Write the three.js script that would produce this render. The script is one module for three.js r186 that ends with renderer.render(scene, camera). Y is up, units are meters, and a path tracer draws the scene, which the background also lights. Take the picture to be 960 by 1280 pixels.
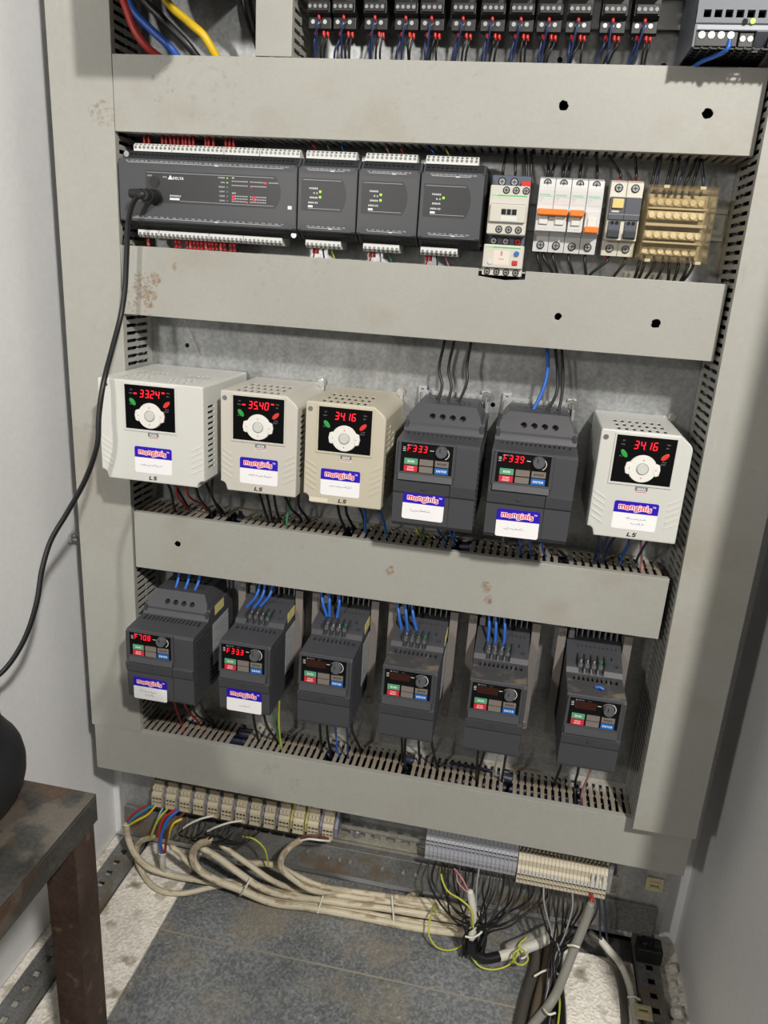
import * as THREE from 'three';
import { RoundedBoxGeometry } from 'three/addons/geometries/RoundedBoxGeometry.js';
import { ConvexGeometry } from 'three/addons/geometries/ConvexGeometry.js';
import { Brush, Evaluator, SUBTRACTION } from 'three-bvh-csg';
import { mergeGeometries } from 'three/addons/utils/BufferGeometryUtils.js';

// ---------------------------------------------------------------- camera, light, exposure
// lengths below are millimetres; x right, y up from camera height, z out of the mounting plate
const S = 0.001, YO = 1150;
const V = (x, y, z) => new THREE.Vector3(x * S, (y + YO) * S, z * S);
const scene = new THREE.Scene();
scene.background = new THREE.Color(0x08090a);
const camera = new THREE.PerspectiveCamera(67.93, 960 / 1280, 0.05, 20);
camera.position.copy(V(0, 0, 1015));
camera.up.set(-0.11715, 0.94839, -0.29466);
camera.lookAt(V(-161.5, -311, 1015 - 936.6));
const renderer = new THREE.WebGLRenderer({ antialias: true });
renderer.toneMapping = THREE.LinearToneMapping;
renderer.toneMappingExposure = 1.07;
renderer.shadowMap.enabled = true;
const LAMPS = [   // hanging globe lamps of the room: centre, diameter, candela, label
  { p: [650, 1060, 1700], s: 110, i: 13.5, label: 'white hanging globe lamp on the right side of the room' },
  { p: [-720, 300, 1650], s: 110, i: 2.4, label: 'white hanging globe lamp on the left side of the room' },
];

// ---------------------------------------------------------------- helpers
function mulberry(a) { return () => { a |= 0; a = a + 0x6D2B79F5 | 0; let t = Math.imul(a ^ a >>> 15, 1 | a); t = t + Math.imul(t ^ t >>> 7, 61 | t) ^ t; return ((t ^ t >>> 14) >>> 0) / 4294967296; }; }
const rnd = mulberry(7);
const used = {};
function numbered(n) { const k = used[n] = (used[n] || 0) + 1; return k === 1 ? n : n + '_' + String(k - 1).padStart(3, '0'); }
const ORD = ['leftmost', 'second', 'third', 'fourth', 'fifth', 'sixth', 'seventh', 'eighth', 'ninth', 'tenth', 'eleventh', 'twelfth', 'thirteenth', 'fourteenth', 'fifteenth', 'sixteenth', 'seventeenth', 'eighteenth', 'nineteenth', 'twentieth', 'twenty-first', 'twenty-second', 'twenty-third', 'twenty-fourth', 'twenty-fifth', 'twenty-sixth', 'twenty-seventh', 'twenty-eighth', 'twenty-ninth', 'thirtieth'];
const ord = (i, n) => i === 0 ? 'leftmost' : i === n - 1 ? 'rightmost' : ORD[i] + ' from left';
function fin(g) {   // mm geometry -> metres, non-indexed, uv in metres by dominant axis
  g = g.index ? g.toNonIndexed() : g;
  const p = g.attributes.position, n = g.attributes.normal, uv = new Float32Array(p.count * 2);
  for (let i = 0; i < p.count; i++) {
    const x = p.getX(i) * S, y = p.getY(i) * S, z = p.getZ(i) * S;
    p.setXYZ(i, x, y, z);
    const ax = Math.abs(n.getX(i)), ay = Math.abs(n.getY(i)), az = Math.abs(n.getZ(i));
    if (ax > ay && ax > az) { uv[2 * i] = z; uv[2 * i + 1] = y; } else if (ay > az) { uv[2 * i] = x; uv[2 * i + 1] = z; } else { uv[2 * i] = x; uv[2 * i + 1] = y; }
  }
  g.setAttribute('uv', new THREE.BufferAttribute(uv, 2));
  for (const k of Object.keys(g.attributes)) if (!['position', 'normal', 'uv'].includes(k)) g.deleteAttribute(k);
  return g;
}
const bx = (w, h, d, x, y, z) => new THREE.BoxGeometry(w, h, d).translate(x, y, z);
const b2 = (x0, x1, y0, y1, z0, z1) => bx(x1 - x0, y1 - y0, z1 - z0, (x0 + x1) / 2, (y0 + y1) / 2, (z0 + z1) / 2);
const rb = (x0, x1, y0, y1, z0, z1, r = 1, s = 2) => new RoundedBoxGeometry(x1 - x0, y1 - y0, z1 - z0, s, r).translate((x0 + x1) / 2, (y0 + y1) / 2, (z0 + z1) / 2);
function cyl(r, h, axis, x, y, z, seg = 16, r2 = r) { const g = new THREE.CylinderGeometry(r2, r, h, seg); if (axis === 'z') g.rotateX(Math.PI / 2); if (axis === 'x') g.rotateZ(-Math.PI / 2); return g.translate(x, y, z); }
function poly(pts, holes = []) { const s = new THREE.Shape(pts.map(p => new THREE.Vector2(p[0], p[1]))); for (const h of holes) s.holes.push(new THREE.Path(h.map(p => new THREE.Vector2(p[0], p[1])))); return s; }
const ext = (shape, z0, z1, bevel = 0, seg = 8) => new THREE.ExtrudeGeometry(shape, { depth: z1 - z0 - 2 * bevel, bevelEnabled: bevel > 0, bevelSize: bevel, bevelThickness: bevel, bevelOffset: -bevel, bevelSegments: 2, curveSegments: seg }).translate(0, 0, z0 + bevel);
// profile given as [z, y], swept along x
const prof = (pts, x0, x1, bevel = 0) => { const g = ext(poly(pts.map(p => [-p[0], p[1]])), x0, x1, bevel); return g.rotateY(Math.PI / 2); };
const circle = (x, y, r, n = 14) => Array.from({ length: n }, (_, i) => [x + r * Math.cos(i / n * 6.2832), y + r * Math.sin(i / n * 6.2832)]);
const EV = new Evaluator(); EV.useGroups = false; EV.attributes = ['position', 'normal', 'uv'];
const prep = g => { g = g.index ? g.toNonIndexed() : g; for (const k of Object.keys(g.attributes)) if (!['position', 'normal', 'uv'].includes(k)) g.deleteAttribute(k); if (!g.attributes.uv) g.setAttribute('uv', new THREE.BufferAttribute(new Float32Array(g.attributes.position.count * 2), 2)); g.clearGroups(); return g; };
function cut(geo, cutters) {   // real openings: take the cutters out of a solid
  const a = new Brush(prep(geo)), b = new Brush(mergeGeometries(cutters.map(prep))); a.updateMatrixWorld(); b.updateMatrixWorld();
  return EV.evaluate(a, b, SUBTRACTION).geometry;
}
function mesh(name, geos, mat, parent = scene, label) {
  const list = (Array.isArray(geos) ? geos : [geos]).map(fin);
  const m = new THREE.Mesh(list.length > 1 ? mergeGeometries(list) : list[0], mat);
  m.name = parent === scene ? numbered(name) : name; m.castShadow = m.receiveShadow = true; parent.add(m);
  if (label) m.userData.label = label;
  return m;
}
function tag(o, label, category, group, kind) { o.userData.label = label; if (category) o.userData.category = category; if (group) o.userData.group = group; if (kind) o.userData.kind = kind; return o; }
function thing(name, label, category, [x, y, z], group) { const o = new THREE.Group(); o.name = numbered(name); o.position.copy(V(x, y, z)); scene.add(o); return tag(o, label, category, group); }
function dup(o, label, [x, y, z]) { const c = o.clone(); c.name = numbered(o.name.replace(/_\d{3}$/, '')); scene.add(c); c.position.copy(V(x, y, z)); c.userData = { ...o.userData, label }; return c; }
function tubeGeo(pts, r, seg, rad = 7) {
  const cv = new THREE.CatmullRomCurve3(pts.map(p => new THREE.Vector3(...p)), false, 'centripetal');
  return new THREE.TubeGeometry(cv, seg || Math.max(10, pts.length * 6), r, rad, false);
}
function wire(name, label, category, mat, r, pts, group, parent = scene, rad) {
  const o = pts[0], g = tubeGeo(pts.map(p => [p[0] - o[0], p[1] - o[1], p[2] - o[2]]), r, 0, rad);
  const ends = [pts[0], pts[pts.length - 1]].map(p => new THREE.SphereGeometry(r * .98, 6, 4).translate(p[0] - o[0], p[1] - o[1], p[2] - o[2]));
  const m = mesh(name, [g, ...ends], mat, parent);
  if (parent === scene) { m.position.copy(V(...o)); tag(m, label, category, group); } else m.position.set(o[0] * S, o[1] * S, o[2] * S);
  return m;
}

// ---------------------------------------------------------------- textures and materials
function hash(x, y, s) { let h = Math.imul(x, 374761393) + Math.imul(y, 668265263) + Math.imul(s, 1274126177) | 0; h = Math.imul(h ^ h >>> 13, 1274126177); return ((h ^ h >>> 16) >>> 0) / 4294967296; }
function vn(x, y, per, s) { const xi = Math.floor(x), yi = Math.floor(y), fx = x - xi, fy = y - yi, u = fx * fx * (3 - 2 * fx), v = fy * fy * (3 - 2 * fy), w = a => ((a % per) + per) % per; const a = hash(w(xi), w(yi), s), b = hash(w(xi + 1), w(yi), s), c = hash(w(xi), w(yi + 1), s), d = hash(w(xi + 1), w(yi + 1), s); return a + (b - a) * u + (c - a) * v + (a - b - c + d) * u * v; }
function fbm(u, v, per, oct, s) { let t = 0, a = .5, n = 0; for (let i = 0; i < oct; i++) { t += a * vn(u * per, v * per, per, s + i); n += a; a *= .5; per *= 2; } return t / n; }
function dataTex(n, fn, repeat = 1, srgb = true) {
  const d = new Uint8Array(n * n * 4);
  for (let j = 0; j < n; j++) for (let i = 0; i < n; i++) { const c = fn(i / n, j / n), k = 4 * (j * n + i); d[k] = Math.max(0, Math.min(255, c[0])); d[k + 1] = Math.max(0, Math.min(255, c[1])); d[k + 2] = Math.max(0, Math.min(255, c[2])); d[k + 3] = 255; }
  const t = new THREE.DataTexture(d, n, n); t.magFilter = THREE.LinearFilter; t.minFilter = THREE.LinearMipmapLinearFilter; t.generateMipmaps = true; t.wrapS = t.wrapT = THREE.RepeatWrapping; t.repeat.set(repeat, repeat);
  if (srgb) t.colorSpace = THREE.SRGBColorSpace; t.needsUpdate = true; return t;
}
function canvasTex(w, h, draw) { const c = document.createElement('canvas'); c.width = w; c.height = h; const g = c.getContext('2d'); draw(g, w, h); const t = new THREE.CanvasTexture(c); t.colorSpace = THREE.SRGBColorSpace; return t; }
const std = (color, roughness = .6, metalness = 0, o = {}) => new THREE.MeshStandardMaterial({ color, roughness, metalness, ...o });
const mixc = (a, b, t) => a.map((x, i) => x + (b[i] - x) * t);

const galvTex = dataTex(512, (u, v) => { const a = fbm(u, v, 6, 4, 3), b = vn(u * 150, v * 150, 150, 9), c = vn(u * 64, v * 20, 64, 12); const k = 168 + 56 * (a - .5) + 26 * (b - .5) + 18 * (c - .5); return [k, k + 3, k + 5]; }, 2.2);
const dirtGalvTex = dataTex(512, (u, v) => { const a = fbm(u, v, 5, 5, 23), b = vn(u * 170, v * 170, 170, 29); const d = Math.max(0, fbm(u, v, 9, 4, 31) - .55) * 3; const k = 112 + 60 * (a - .5) + 30 * (b - .5); return mixc([k, k + 1, k], [112, 92, 70], Math.min(.7, d)); }, 3);
const wallTex = dataTex(512, (u, v) => { const a = fbm(u, v, 3, 5, 41), b = vn(u * 130, v * 130, 130, 43), k = 236 + 10 * (a - .5) + 5 * (b - .5); return [k - 1, k, k + 2]; }, 1.5);
const concTex = dataTex(512, (u, v) => { const a = fbm(u, v, 5, 6, 53), b = vn(u * 110, v * 110, 110, 57), d = Math.max(0, fbm(u, v, 12, 4, 59) - .56) * 3.2; const k = 226 + 50 * (a - .5) + 34 * (b - .5); return mixc([k + 3, k - 2, k - 12], [128, 116, 100], Math.min(.85, d)); }, 3);
const floorTex = dataTex(1024, (u, v) => { const a = fbm(u, v, 5, 6, 63), b = vn(u * 190, v * 190, 190, 67), d = Math.max(0, fbm(u, v, 7, 5, 69) - .5) * 3, w = Math.max(0, fbm(u, v, 128, 3, 73) - .7) * 4; const k = 124 + 60 * (a - .5) + 50 * (b - .5); return mixc(mixc([k - 1, k + 3, k + 6], [158, 146, 126], Math.min(.6, d * .8)), [186, 184, 176], Math.min(.6, w)); }, 1.7);
const rustTex = dataTex(512, (u, v) => { const a = fbm(u, v, 6, 5, 83), d = Math.max(0, fbm(u, v, 4, 5, 87) - .64) * 4, b = vn(u * 140, v * 140, 140, 89), w = Math.max(0, fbm(u, v, 10, 4, 91) - .6) * 4; const k = 84 + 54 * (a - .5) + 20 * (b - .5); return mixc(mixc([k, k - 1, k - 3], [116, 78, 54], Math.min(.6, d)), [150, 140, 124], Math.min(.4, w)); }, 3);
const rustLegTex = dataTex(256, (u, v) => { const a = fbm(u, v, 6, 5, 183), b = vn(u * 100, v * 100, 100, 189), w = Math.max(0, fbm(u, v, 16, 5, 191) - .66) * 3; const k = 70 + 40 * (a - .5) + 14 * (b - .5); return mixc([k + 12, k - 4, k - 12], [168, 150, 128], w); }, 4);
const dustTex = dataTex(512, (u, v) => { const b = vn(u * 200, v * 200, 200, 97), a = fbm(u, v, 10, 5, 99), d = Math.max(0, a - .48) * 3.2 + (b > .88 ? .3 : 0); const k = 62 + 14 * (b - .5); return mixc([k, k, k + 3], [128, 116, 98], Math.min(.75, d)); }, 6);
const pvcTex = dataTex(512, (u, v) => { const a = fbm(u, v, 5, 5, 103), b = vn(u * 120, v * 120, 120, 107), d = Math.max(0, fbm(u, v, 9, 4, 109) - .62) * 1.2; const k = 163 + 12 * (a - .5) + 5 * (b - .5); return mixc([k, k, k - 6], [136, 124, 106], Math.min(.3, d)); }, 2);
const dirtyPvcTex = dataTex(512, (u, v) => { const a = fbm(u, v, 7, 5, 113), b = vn(u * 150, v * 150, 150, 117), d = Math.max(0, fbm(u, v, 8, 5, 119) - .48) * 2.6; const k = 168 + 22 * (a - .5) + 16 * (b - .5); return mixc([k + 1, k - 1, k - 9], [122, 106, 86], Math.min(.6, d)); }, 4);
const cableTex = dataTex(256, (u, v) => { const a = fbm(u, v, 6, 4, 123), d = Math.max(0, fbm(u, v, 9, 4, 127) - .55) * 3; const k = 204 + 26 * (a - .5); return mixc([k, k - 9, k - 32], [128, 108, 82], Math.min(.55, d)); }, 7);
const M = {
  galv: std(0xffffff, .31, .66, { map: galvTex }), dirtRail: std(0xd8d0c0, .55, .3, { map: galvTex }), dirtGalv: std(0xffffff, .6, .3, { map: dirtGalvTex }),
  room: std(0x3e3d3a, .9), roomPale: std(0x6e6c67, .85), wall: std(0xffffff, .55, 0, { map: wallTex }), conc: std(0xffffff, .95, 0, { map: concTex, bumpMap: concTex, bumpScale: .004 }),
  floorPlate: std(0xffffff, .6, .1, { map: floorTex, bumpMap: floorTex, bumpScale: .0012 }),
  rust: std(0xffffff, .45, .45, { map: rustTex }), rustLeg: std(0xffffff, .5, .3, { map: rustLegTex }),
  pvc: std(0xffffff, .55, 0, { map: pvcTex }), dirtyPvc: std(0xffffff, .7, 0, { map: dirtyPvcTex }),
  dark: std(0x101112, .8), black: std(0x141517, .45), blackPl: std(0x1b1c1e, .5), screen: std(0x08080a, .16),
  charcoal: std(0x44454a, .48), charcoal2: std(0x3a3b40, .5), dusty: std(0xffffff, .8, 0, { map: dustTex }), charcoalSh: std(0x5a5b60, .35),
  plc: std(0x43454a, .5), plcDark: std(0x2b2d31, .5), plcPanel: std(0x2c2e32, .42),
  white: std(0xd2d3cf, .45), white2: std(0xcbccc8, .5), cream: std(0xc6c3ba, .5), cream2: std(0xc1bba9, .55), termWhite: std(0xd8dad8, .5),
  padWhite: std(0xe6e6e2, .35), silver: std(0x9fa1a3, .4, .5), steel: std(0xa8aaac, .35, .8), zinc: std(0xbfc2c4, .38, .55),
  bracket: std(0x9b9490, .45, .45), chrome: std(0xd8d8d8, .2, .9), grey: std(0x8d8f92, .5), slate: std(0x666b74, .5), slate2: std(0x9ea4ad, .45),
  red: std(0xc42a22, .4), redW: std(0xa8322e, .45), orange: std(0xee7a1c, .4), green: std(0x2fae4a, .4), blue: std(0x1f62c4, .4), blueD: std(0x24335c, .45), navy: std(0x1d2236, .5), yellow: std(0xe0c11c, .45),
  wBlue: std(0x2a64bd, .4), wBlueD: std(0x24345e, .45), wNavy: std(0x252a3f, .45), wBlack: std(0x17181a, .42), wGreen: std(0x3d7a55, .45), wYG: std(0xb9bf3e, .45), wPink: std(0xb87f80, .45), wGrey: std(0x8f9094, .5), wWhite: std(0xd6d4cc, .45), wBrown: std(0x6a3b30, .5), wRed: std(0xb02824, .4),
  btnGreen: std(0x5c9e78, .45), btnRed: std(0xc8303c, .45), btnGrey: std(0x77706a, .5), btnBlue: std(0x2a66b0, .45), runGreen: std(0x2d9d45, .35), stopRed: std(0xd83a35, .35),
  cable: std(0xffffff, .55, 0, { map: cableTex }), cableGrey: std(0x87867f, .5), cableWhite: std(0xcfcdc4, .5), cableDark: std(0x4b4843, .55), cableBrown: std(0x5c5244, .6), tie: std(0xdedbd0, .45),
  beige: std(0xb9af98, .6), beige2: std(0xc6bda8, .55), tgrey: std(0xa6a8b2, .5), tgreyD: std(0x74778a, .5), ygBlock: std(0xa9a35c, .55),
  brass: std(0xbdb498, .4, .1), brassScrew: std(0xe4dfd0, .35, .2), clampDark: std(0x2c2b2a, .5, .5), leather: std(0x1c1d20, .55), stitch: std(0x85868a, .7), tieMount: std(0xb9ae8c, .6),
  ledOn: std(0xff2030, .4, 0, { emissive: 0xff1428, emissiveIntensity: 1.6 }), ledOff: std(0x3a1c16, .35), ledGreen: std(0x9adf2a, .4, 0, { emissive: 0x86e01a, emissiveIntensity: .7 }),
  amber: new THREE.MeshPhysicalMaterial({ color: 0xfffbf2, roughness: .2, transmission: 1, thickness: 0, ior: 1.45 }),
  lampGlow: std(0xffffff, .5, 0, { emissive: 0xfff6ea, emissiveIntensity: 12 }),
};
function print(mat, w, h, x, y, z, parent, name = 'print', label) {   // a flat printed film, w x h mm, facing +z
  const m = new THREE.Mesh(new THREE.PlaneGeometry(w * S, h * S), mat); m.name = name; m.position.set(x * S, y * S, z * S); m.receiveShadow = true; parent.add(m); if (label) m.userData.label = label; return m;
}

// ---------------------------------------------------------------- the setting: cabinet shell, floor, room
function struct(name, geos, mat, label) { const m = mesh(name, geos, mat); m.userData.kind = 'structure'; m.userData.label = label; m.position.y = YO * S; return m; }
struct('wall_left', b2(-653, -650, -1045, 850, -45, 378), M.wall, 'pale grey painted left side panel of the cabinet');
struct('wall_right', b2(352, 355, -1045, 850, -45, 378), M.wall, 'pale grey painted right side panel of the cabinet');
struct('wall_back', b2(-653, 355, -1045, 850, -48, -45), M.wall, 'grey back panel of the cabinet behind the mounting plate');
struct('trim_1', b2(-653, 355, 850, 853, -48, 378), M.wall, 'grey top panel of the cabinet');
{
  const fl = new THREE.Group(); fl.name = 'floor'; fl.userData = { kind: 'structure', label: 'cabinet floor of dark dusty plates between two concrete ledges' }; fl.position.copy(V(0, -1045, 0)); scene.add(fl);
  mesh('ledge', rb(-583, -476.5, -60, 0, -45, 350, 3), M.conc, fl, 'pale dusty concrete ledge at the left'); mesh('ledge', b2(-650, -624, -60, -1, -45, 350), M.conc, fl); mesh('channel_floor', b2(-624, -583, -60, -30, -45, 350), M.dirtGalv, fl);
  mesh('ledge', rb(166, 280, -60, 8, 10, 350, 6), M.conc, fl, 'pale concrete ledge at the right');
  mesh('ledge', b2(318, 352, -60, 2, -45, 350), M.conc, fl);
  mesh('floor_plate', rb(-475, 164, -8, 0, -45, 130, 1), M.floorPlate, fl);
  mesh('floor_plate', rb(-475, 164, -8, 0, 132, 350, 1), M.floorPlate, fl);
  mesh('seam_strip', b2(-475, 164, -4, .5, 130, 132.4), std(0x9a9486, .8), fl, 'pale dust-filled seam between the plates');
  mesh('under_floor', b2(-650, 352, -70, -61, -45, 350), M.dark, fl);
  mesh('under_floor', b2(160, 320, -60, -8, -45, 350), M.dirtGalv, fl);
  for (const [x, z] of [[-462, 250], [-455, 20]]) mesh('bolt', [cyl(7, 2, 'y', x, 1, z, 16), cyl(4.5, 5, 'y', x, 2.5, z, 6)], M.dirtGalv, fl);
}
struct('trim_3', b2(317, 352, -1045, 850, 374, 378), M.wall, 'added unseen front lip of the right side panel, shading the right duct');  // lip added out of view so its shadow falls on the right duct
struct('trim_4', b2(-650, -640, -1045, 850, 374, 378), M.wall, 'folded front lip of the left side panel');
// room outside the cabinet
struct('floor_room', b2(-2200, 2200, -1156, -1150, -60, 3200), M.room, 'room floor in front of the cabinet');
struct('ceiling', b2(-2200, 2200, 1400, 1406, -60, 3200), M.room, 'room ceiling');
struct('wall_rear', b2(-2200, 2200, -1150, 1400, 3194, 3200), M.roomPale, 'room wall behind the camera');
struct('wall_room_left', b2(-2206, -2200, -1150, 1400, -60, 3200), M.room, 'room wall to the left');
struct('wall_room_right', b2(2200, 2206, -1150, 1400, -60, 3200), M.room, 'room wall to the right');
struct('wall_room_back', b2(-2200, 2200, -1150, 1400, -66, -60), M.room, 'room wall the cabinet stands against');
struct('trim_2', b2(-655, 357, -1150, -1116, -48, 350), M.dark, 'dark plinth under the cabinet');
for (const L of LAMPS) {
  const g = thing('hanging_lamp', L.label, 'lamp', [L.p[0], 1400, L.p[2]]);
  mesh('ceiling_rose', cyl(L.s * .3, 30, 'y', 0, -15, 0, 32, L.s * .34), M.white, g);
  mesh('cord', cyl(4, 1400 - L.p[1] - L.s / 2, 'y', 0, -(1400 - L.p[1] - L.s / 2) / 2, 0, 8), M.white, g); mesh('socket', cyl(22, 40, 'y', 0, L.p[1] - 1400 + L.s / 2 + 16, 0, 20, 16), M.white, g);
  mesh('globe', new THREE.SphereGeometry(L.s / 2, 32, 20).translate(0, L.p[1] - 1400, 0), M.lampGlow, g);
  const r = new THREE.PointLight(0xfffaf2, L.i, 0, 2); r.position.copy(V(...L.p)); r.castShadow = true; r.shadow.radius = L.s / 2 / 20; scene.add(r);
}
// mounting plate
{
  const g = thing('mounting_plate', 'galvanised steel mounting plate carrying all the devices', 'plate', [0, 0, 0]);
  const hp = [[-260,165,0], [112,231,0], [-188,-170,0], [-38,-170,0], [-470,-127,0], [-4,235,0], [256,-972,0], [-56,-605,0], [100,-498,0]].map(p => circle(p[0], p[1], 3.2, 10));
  mesh('sheet', ext(poly([[-600, -985], [306, -985], [306, 640], [-600, 640]], hp), -2, 0), M.galv, g);
  mesh('cross_bar', rb(-600, 300, -985, -930, 1, 7, 1.5), M.dirtGalv, g, 'dirty galvanised bar along the lower edge');
  for (const [x, y] of [[-229,-953,7], [-210,-953,7], [-192,-954,7], [-137,-954,7], [-102,-954,7], [-81,-953,7], [-266,-949,7]]) mesh('screw', [cyl(4.2, 3, 'z', x, y, 8.5, 8), cyl(2, 2, 'z', x, y, 10.5, 6)], M.steel, g);
  for (const x of [-606, 306]) mesh('stiffener', b2(x, x + 6, -985, 640, -20, 0), M.galv, g);
}
// perforated floor rails
function rail(label, x0, x1, z0, z1, y0) {
  const w = x1 - x0, holes = []; for (let z = z0 + 12; z < z1 - 12; z += 25) holes.push([[x0 + w * .36, -z], [x0 + w * .36 + 11, -z], [x0 + w * .36 + 11, -z - 11], [x0 + w * .36, -z - 11]]);
  const g = thing('perforated_rail', label, 'rail', [0, y0, 0]);
  mesh('web', ext(poly([[x0, -z1], [x1, -z1], [x1, -z0], [x0, -z0]], holes), 0, 2).rotateX(-Math.PI / 2).translate(0, 18, 0), M.dirtGalv, g);
  mesh('flange', [b2(x0, x0 + 2, 0, 18, z0, z1), b2(x1 - 2, x1, 0, 18, z0, z1)], M.dirtGalv, g);
  return g;
}
rail('galvanised perforated rail along the floor beside the left panel', -622, -584, -30, 345, -1045);
rail('galvanised perforated rail along the floor by the right panel', 282, 316, -40, 345, -1045);
// DIN rails
function dinRail(label, x0, x1, y, slots = true) {
  const g = thing('din_rail', label, 'rail', [0, y, 0]);
  const holes = []; if (slots) for (let x = x0 + 10; x < x1 - 22; x += 25) holes.push([[x, -3], [x + 2, -4.2], [x + 14, -4.2], [x + 16, -3], [x + 16, 3], [x + 14, 4.2], [x + 2, 4.2], [x, 3]]);
  mesh('web', ext(poly([[x0, -12.5], [x1, -12.5], [x1, 12.5], [x0, 12.5]], holes), 1, 2.5), M.zinc, g);
  mesh('flange', [b2(x0, x1, 12.5, 14, 1, 8.5), b2(x0, x1, 12.5, 17.5, 7.5, 9), b2(x0, x1, -14, -12.5, 1, 8.5), b2(x0, x1, -17.5, -12.5, 7.5, 9)], M.zinc, g);
  return g;
}
dinRail('slotted zinc rail carrying the controller and the breakers', -519, 208, 66);
dinRail('zinc rail carrying the row of relay sockets', -285, 200, 282, false);
{ const r = dinRail('slotted zinc rail carrying the terminal blocks at the bottom', -545, 232, -893); r.position.z = .007; for (const c of r.children) c.material = M.dirtRail; for (const x of [-540, -150, 226]) mesh('stand_off', cyl(5, 8, 'z', x, 0, -3, 12), M.steel, r); for (const x of [-183, 60]) mesh('screw', [cyl(7, 1.5, 'z', x, 0, 3.4, 20), cyl(5, 4, 'z', x, 0, 5, 6)], M.steel, r); }

// ---------------------------------------------------------------- wiring ducts
const BR = '#6b4526', GY = '#5c5346';
function coverTex(L, H, seed, stains) {
  const w = 1024, h = Math.max(64, Math.round(1024 * H / L / 64) * 64);
  return canvasTex(w, h, g => {
    const im = g.createImageData(w, h), r = mulberry(seed);
    for (let j = 0; j < h; j++) for (let i = 0; i < w; i++) {
      const u = i / w, v = j / w, a = fbm(u, v, 6, 5, seed), b = vn(u * 260, v * 260, 260, seed + 5), d = Math.max(0, fbm(u, v, 11, 5, seed + 9) - .62) * .9;
      const k = 162 + 10 * (a - .5) + 4 * (b - .5), c = mixc([k, k, k - 6], [140, 126, 106], Math.min(.25, d)), q = 4 * (j * w + i);
      im.data[q] = c[0]; im.data[q + 1] = c[1]; im.data[q + 2] = c[2]; im.data[q + 3] = 255;
    }
    g.putImageData(im, 0, 0);
    for (const [su, sv, sr, col, n] of stains || []) for (let k = 0; k < n; k++) {
      const a = r() * 6.283, q = Math.sqrt(r()) * sr; g.fillStyle = col; const sf = col === GY ? .35 : 1; g.globalAlpha = (.05 + .2 * r()) * sf; g.beginPath();
      g.ellipse((su + Math.cos(a) * q) / L * w, (H - sv - Math.sin(a) * q * 1.4) / H * h, (.5 + 1.6 * r()) / L * w / (.4 + .6 * sf), (.5 + 2.4 * r()) / H * h / (.4 + .6 * sf), r() * 3, 0, 6.3); g.fill();
    }
    for (let k = 0; k < 40; k++) { g.globalAlpha = .06 + .1 * r(); g.strokeStyle = r() > .5 ? '#6d6250' : '#d8d6cc'; g.lineWidth = .6 + r(); const x = r() * w, y = r() * h; g.beginPath(); g.moveTo(x, y); g.lineTo(x + (r() - .5) * 40, y + (r() - .5) * 14); g.stroke(); }
    g.globalAlpha = 1;
  });
}
// a closed-slot trunking along local x (0..L), height H centred on y, depth Z; open = walls whose fingers are built one by one
function duct(label, L, H, Z, o = {}) {
  const d = thing('wiring_duct', label, 'wiring duct', [0, 0, 0]), h = H / 2, pitch = 10, base = 13;
  mesh('back', b2(0, L, -h, h, .5, 2.5), M.pvc, d);
  const fingerShape = (len) => { const w = 2.7, m = len * .5; return poly([[-w, 0], [w, 0], [w, m - 3], [w + 1.3, m - 1.4], [w + 1.3, m + 1.4], [w, m + 3], [w, len], [-w, len], [-w, m + 3], [-w - 1.3, m + 1.4], [-w - 1.3, m - 1.4], [-w, m - 3]]); };
  const len = Z - 9 - base, fg = () => ext(fingerShape(len), -.9, .9).rotateX(Math.PI / 2);   // now along +z, thin in y
  const shared = fin(fg().translate(0, 0, 0));
  for (const s of [1, -1]) {
    const nm = s > 0 ? 'top' : 'bottom', y = s * (h - 1), single = o.open === nm;
    mesh('base_strip', b2(0, L, y - .9, y + .9, 2.5, base), o.dirty && single ? M.dirtyPvc : M.pvc, d);
    mesh('edge_strip', b2(0, L, y - .9, y + .9, Z - 9.5, Z - 2.2), M.pvc, d);
    const rest = [];
    for (let x = 5; x < L - 3; x += pitch) {
      if (single) {
        if ((o.gaps || []).some(([a, b]) => x > a && x < b)) continue;
        const m = new THREE.Mesh(shared, o.dirty ? M.dirtyPvc : M.pvc); m.name = 'finger'; m.castShadow = m.receiveShadow = true; m.position.set(x * S, y * S, base * S); d.add(m);
      } else if (!(s < 0 && o.noBottom)) rest.push(fg().translate(x, y, base));
    }
    if (rest.length) mesh('slotted_wall', rest, M.pvc, d).userData.kind = 'stuff';
  }
  const out = o.outline || [[0, -h - .8], [L, -h - .8], [L, h + .8], [0, h + .8]];
  const c = mesh('cover', [ext(poly(out, o.holes || []), Z - 2, Z, .5)], std(0xffffff, .5, 0, { map: coverTex(L, H, o.seed || 5, o.stains) }), d);
  const p = c.geometry.attributes.position, uv = c.geometry.attributes.uv; for (let i = 0; i < p.count; i++) uv.setXY(i, p.getX(i) / (L * S), p.getY(i) / (H * S) + .5);
  mesh('cover_lip', [b2(0, L, -h - .9, -h, Z - 9, Z - 1.5), ...(o.notch ? [b2(0, o.notch[0], h, h + .9, Z - 9, Z - 1.5), b2(o.notch[1], L, h, h + .9, Z - 9, Z - 1.5)] : [b2(0, L, h, h + .9, Z - 9, Z - 1.5)])], M.pvc, d);
  return d;
}
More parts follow.
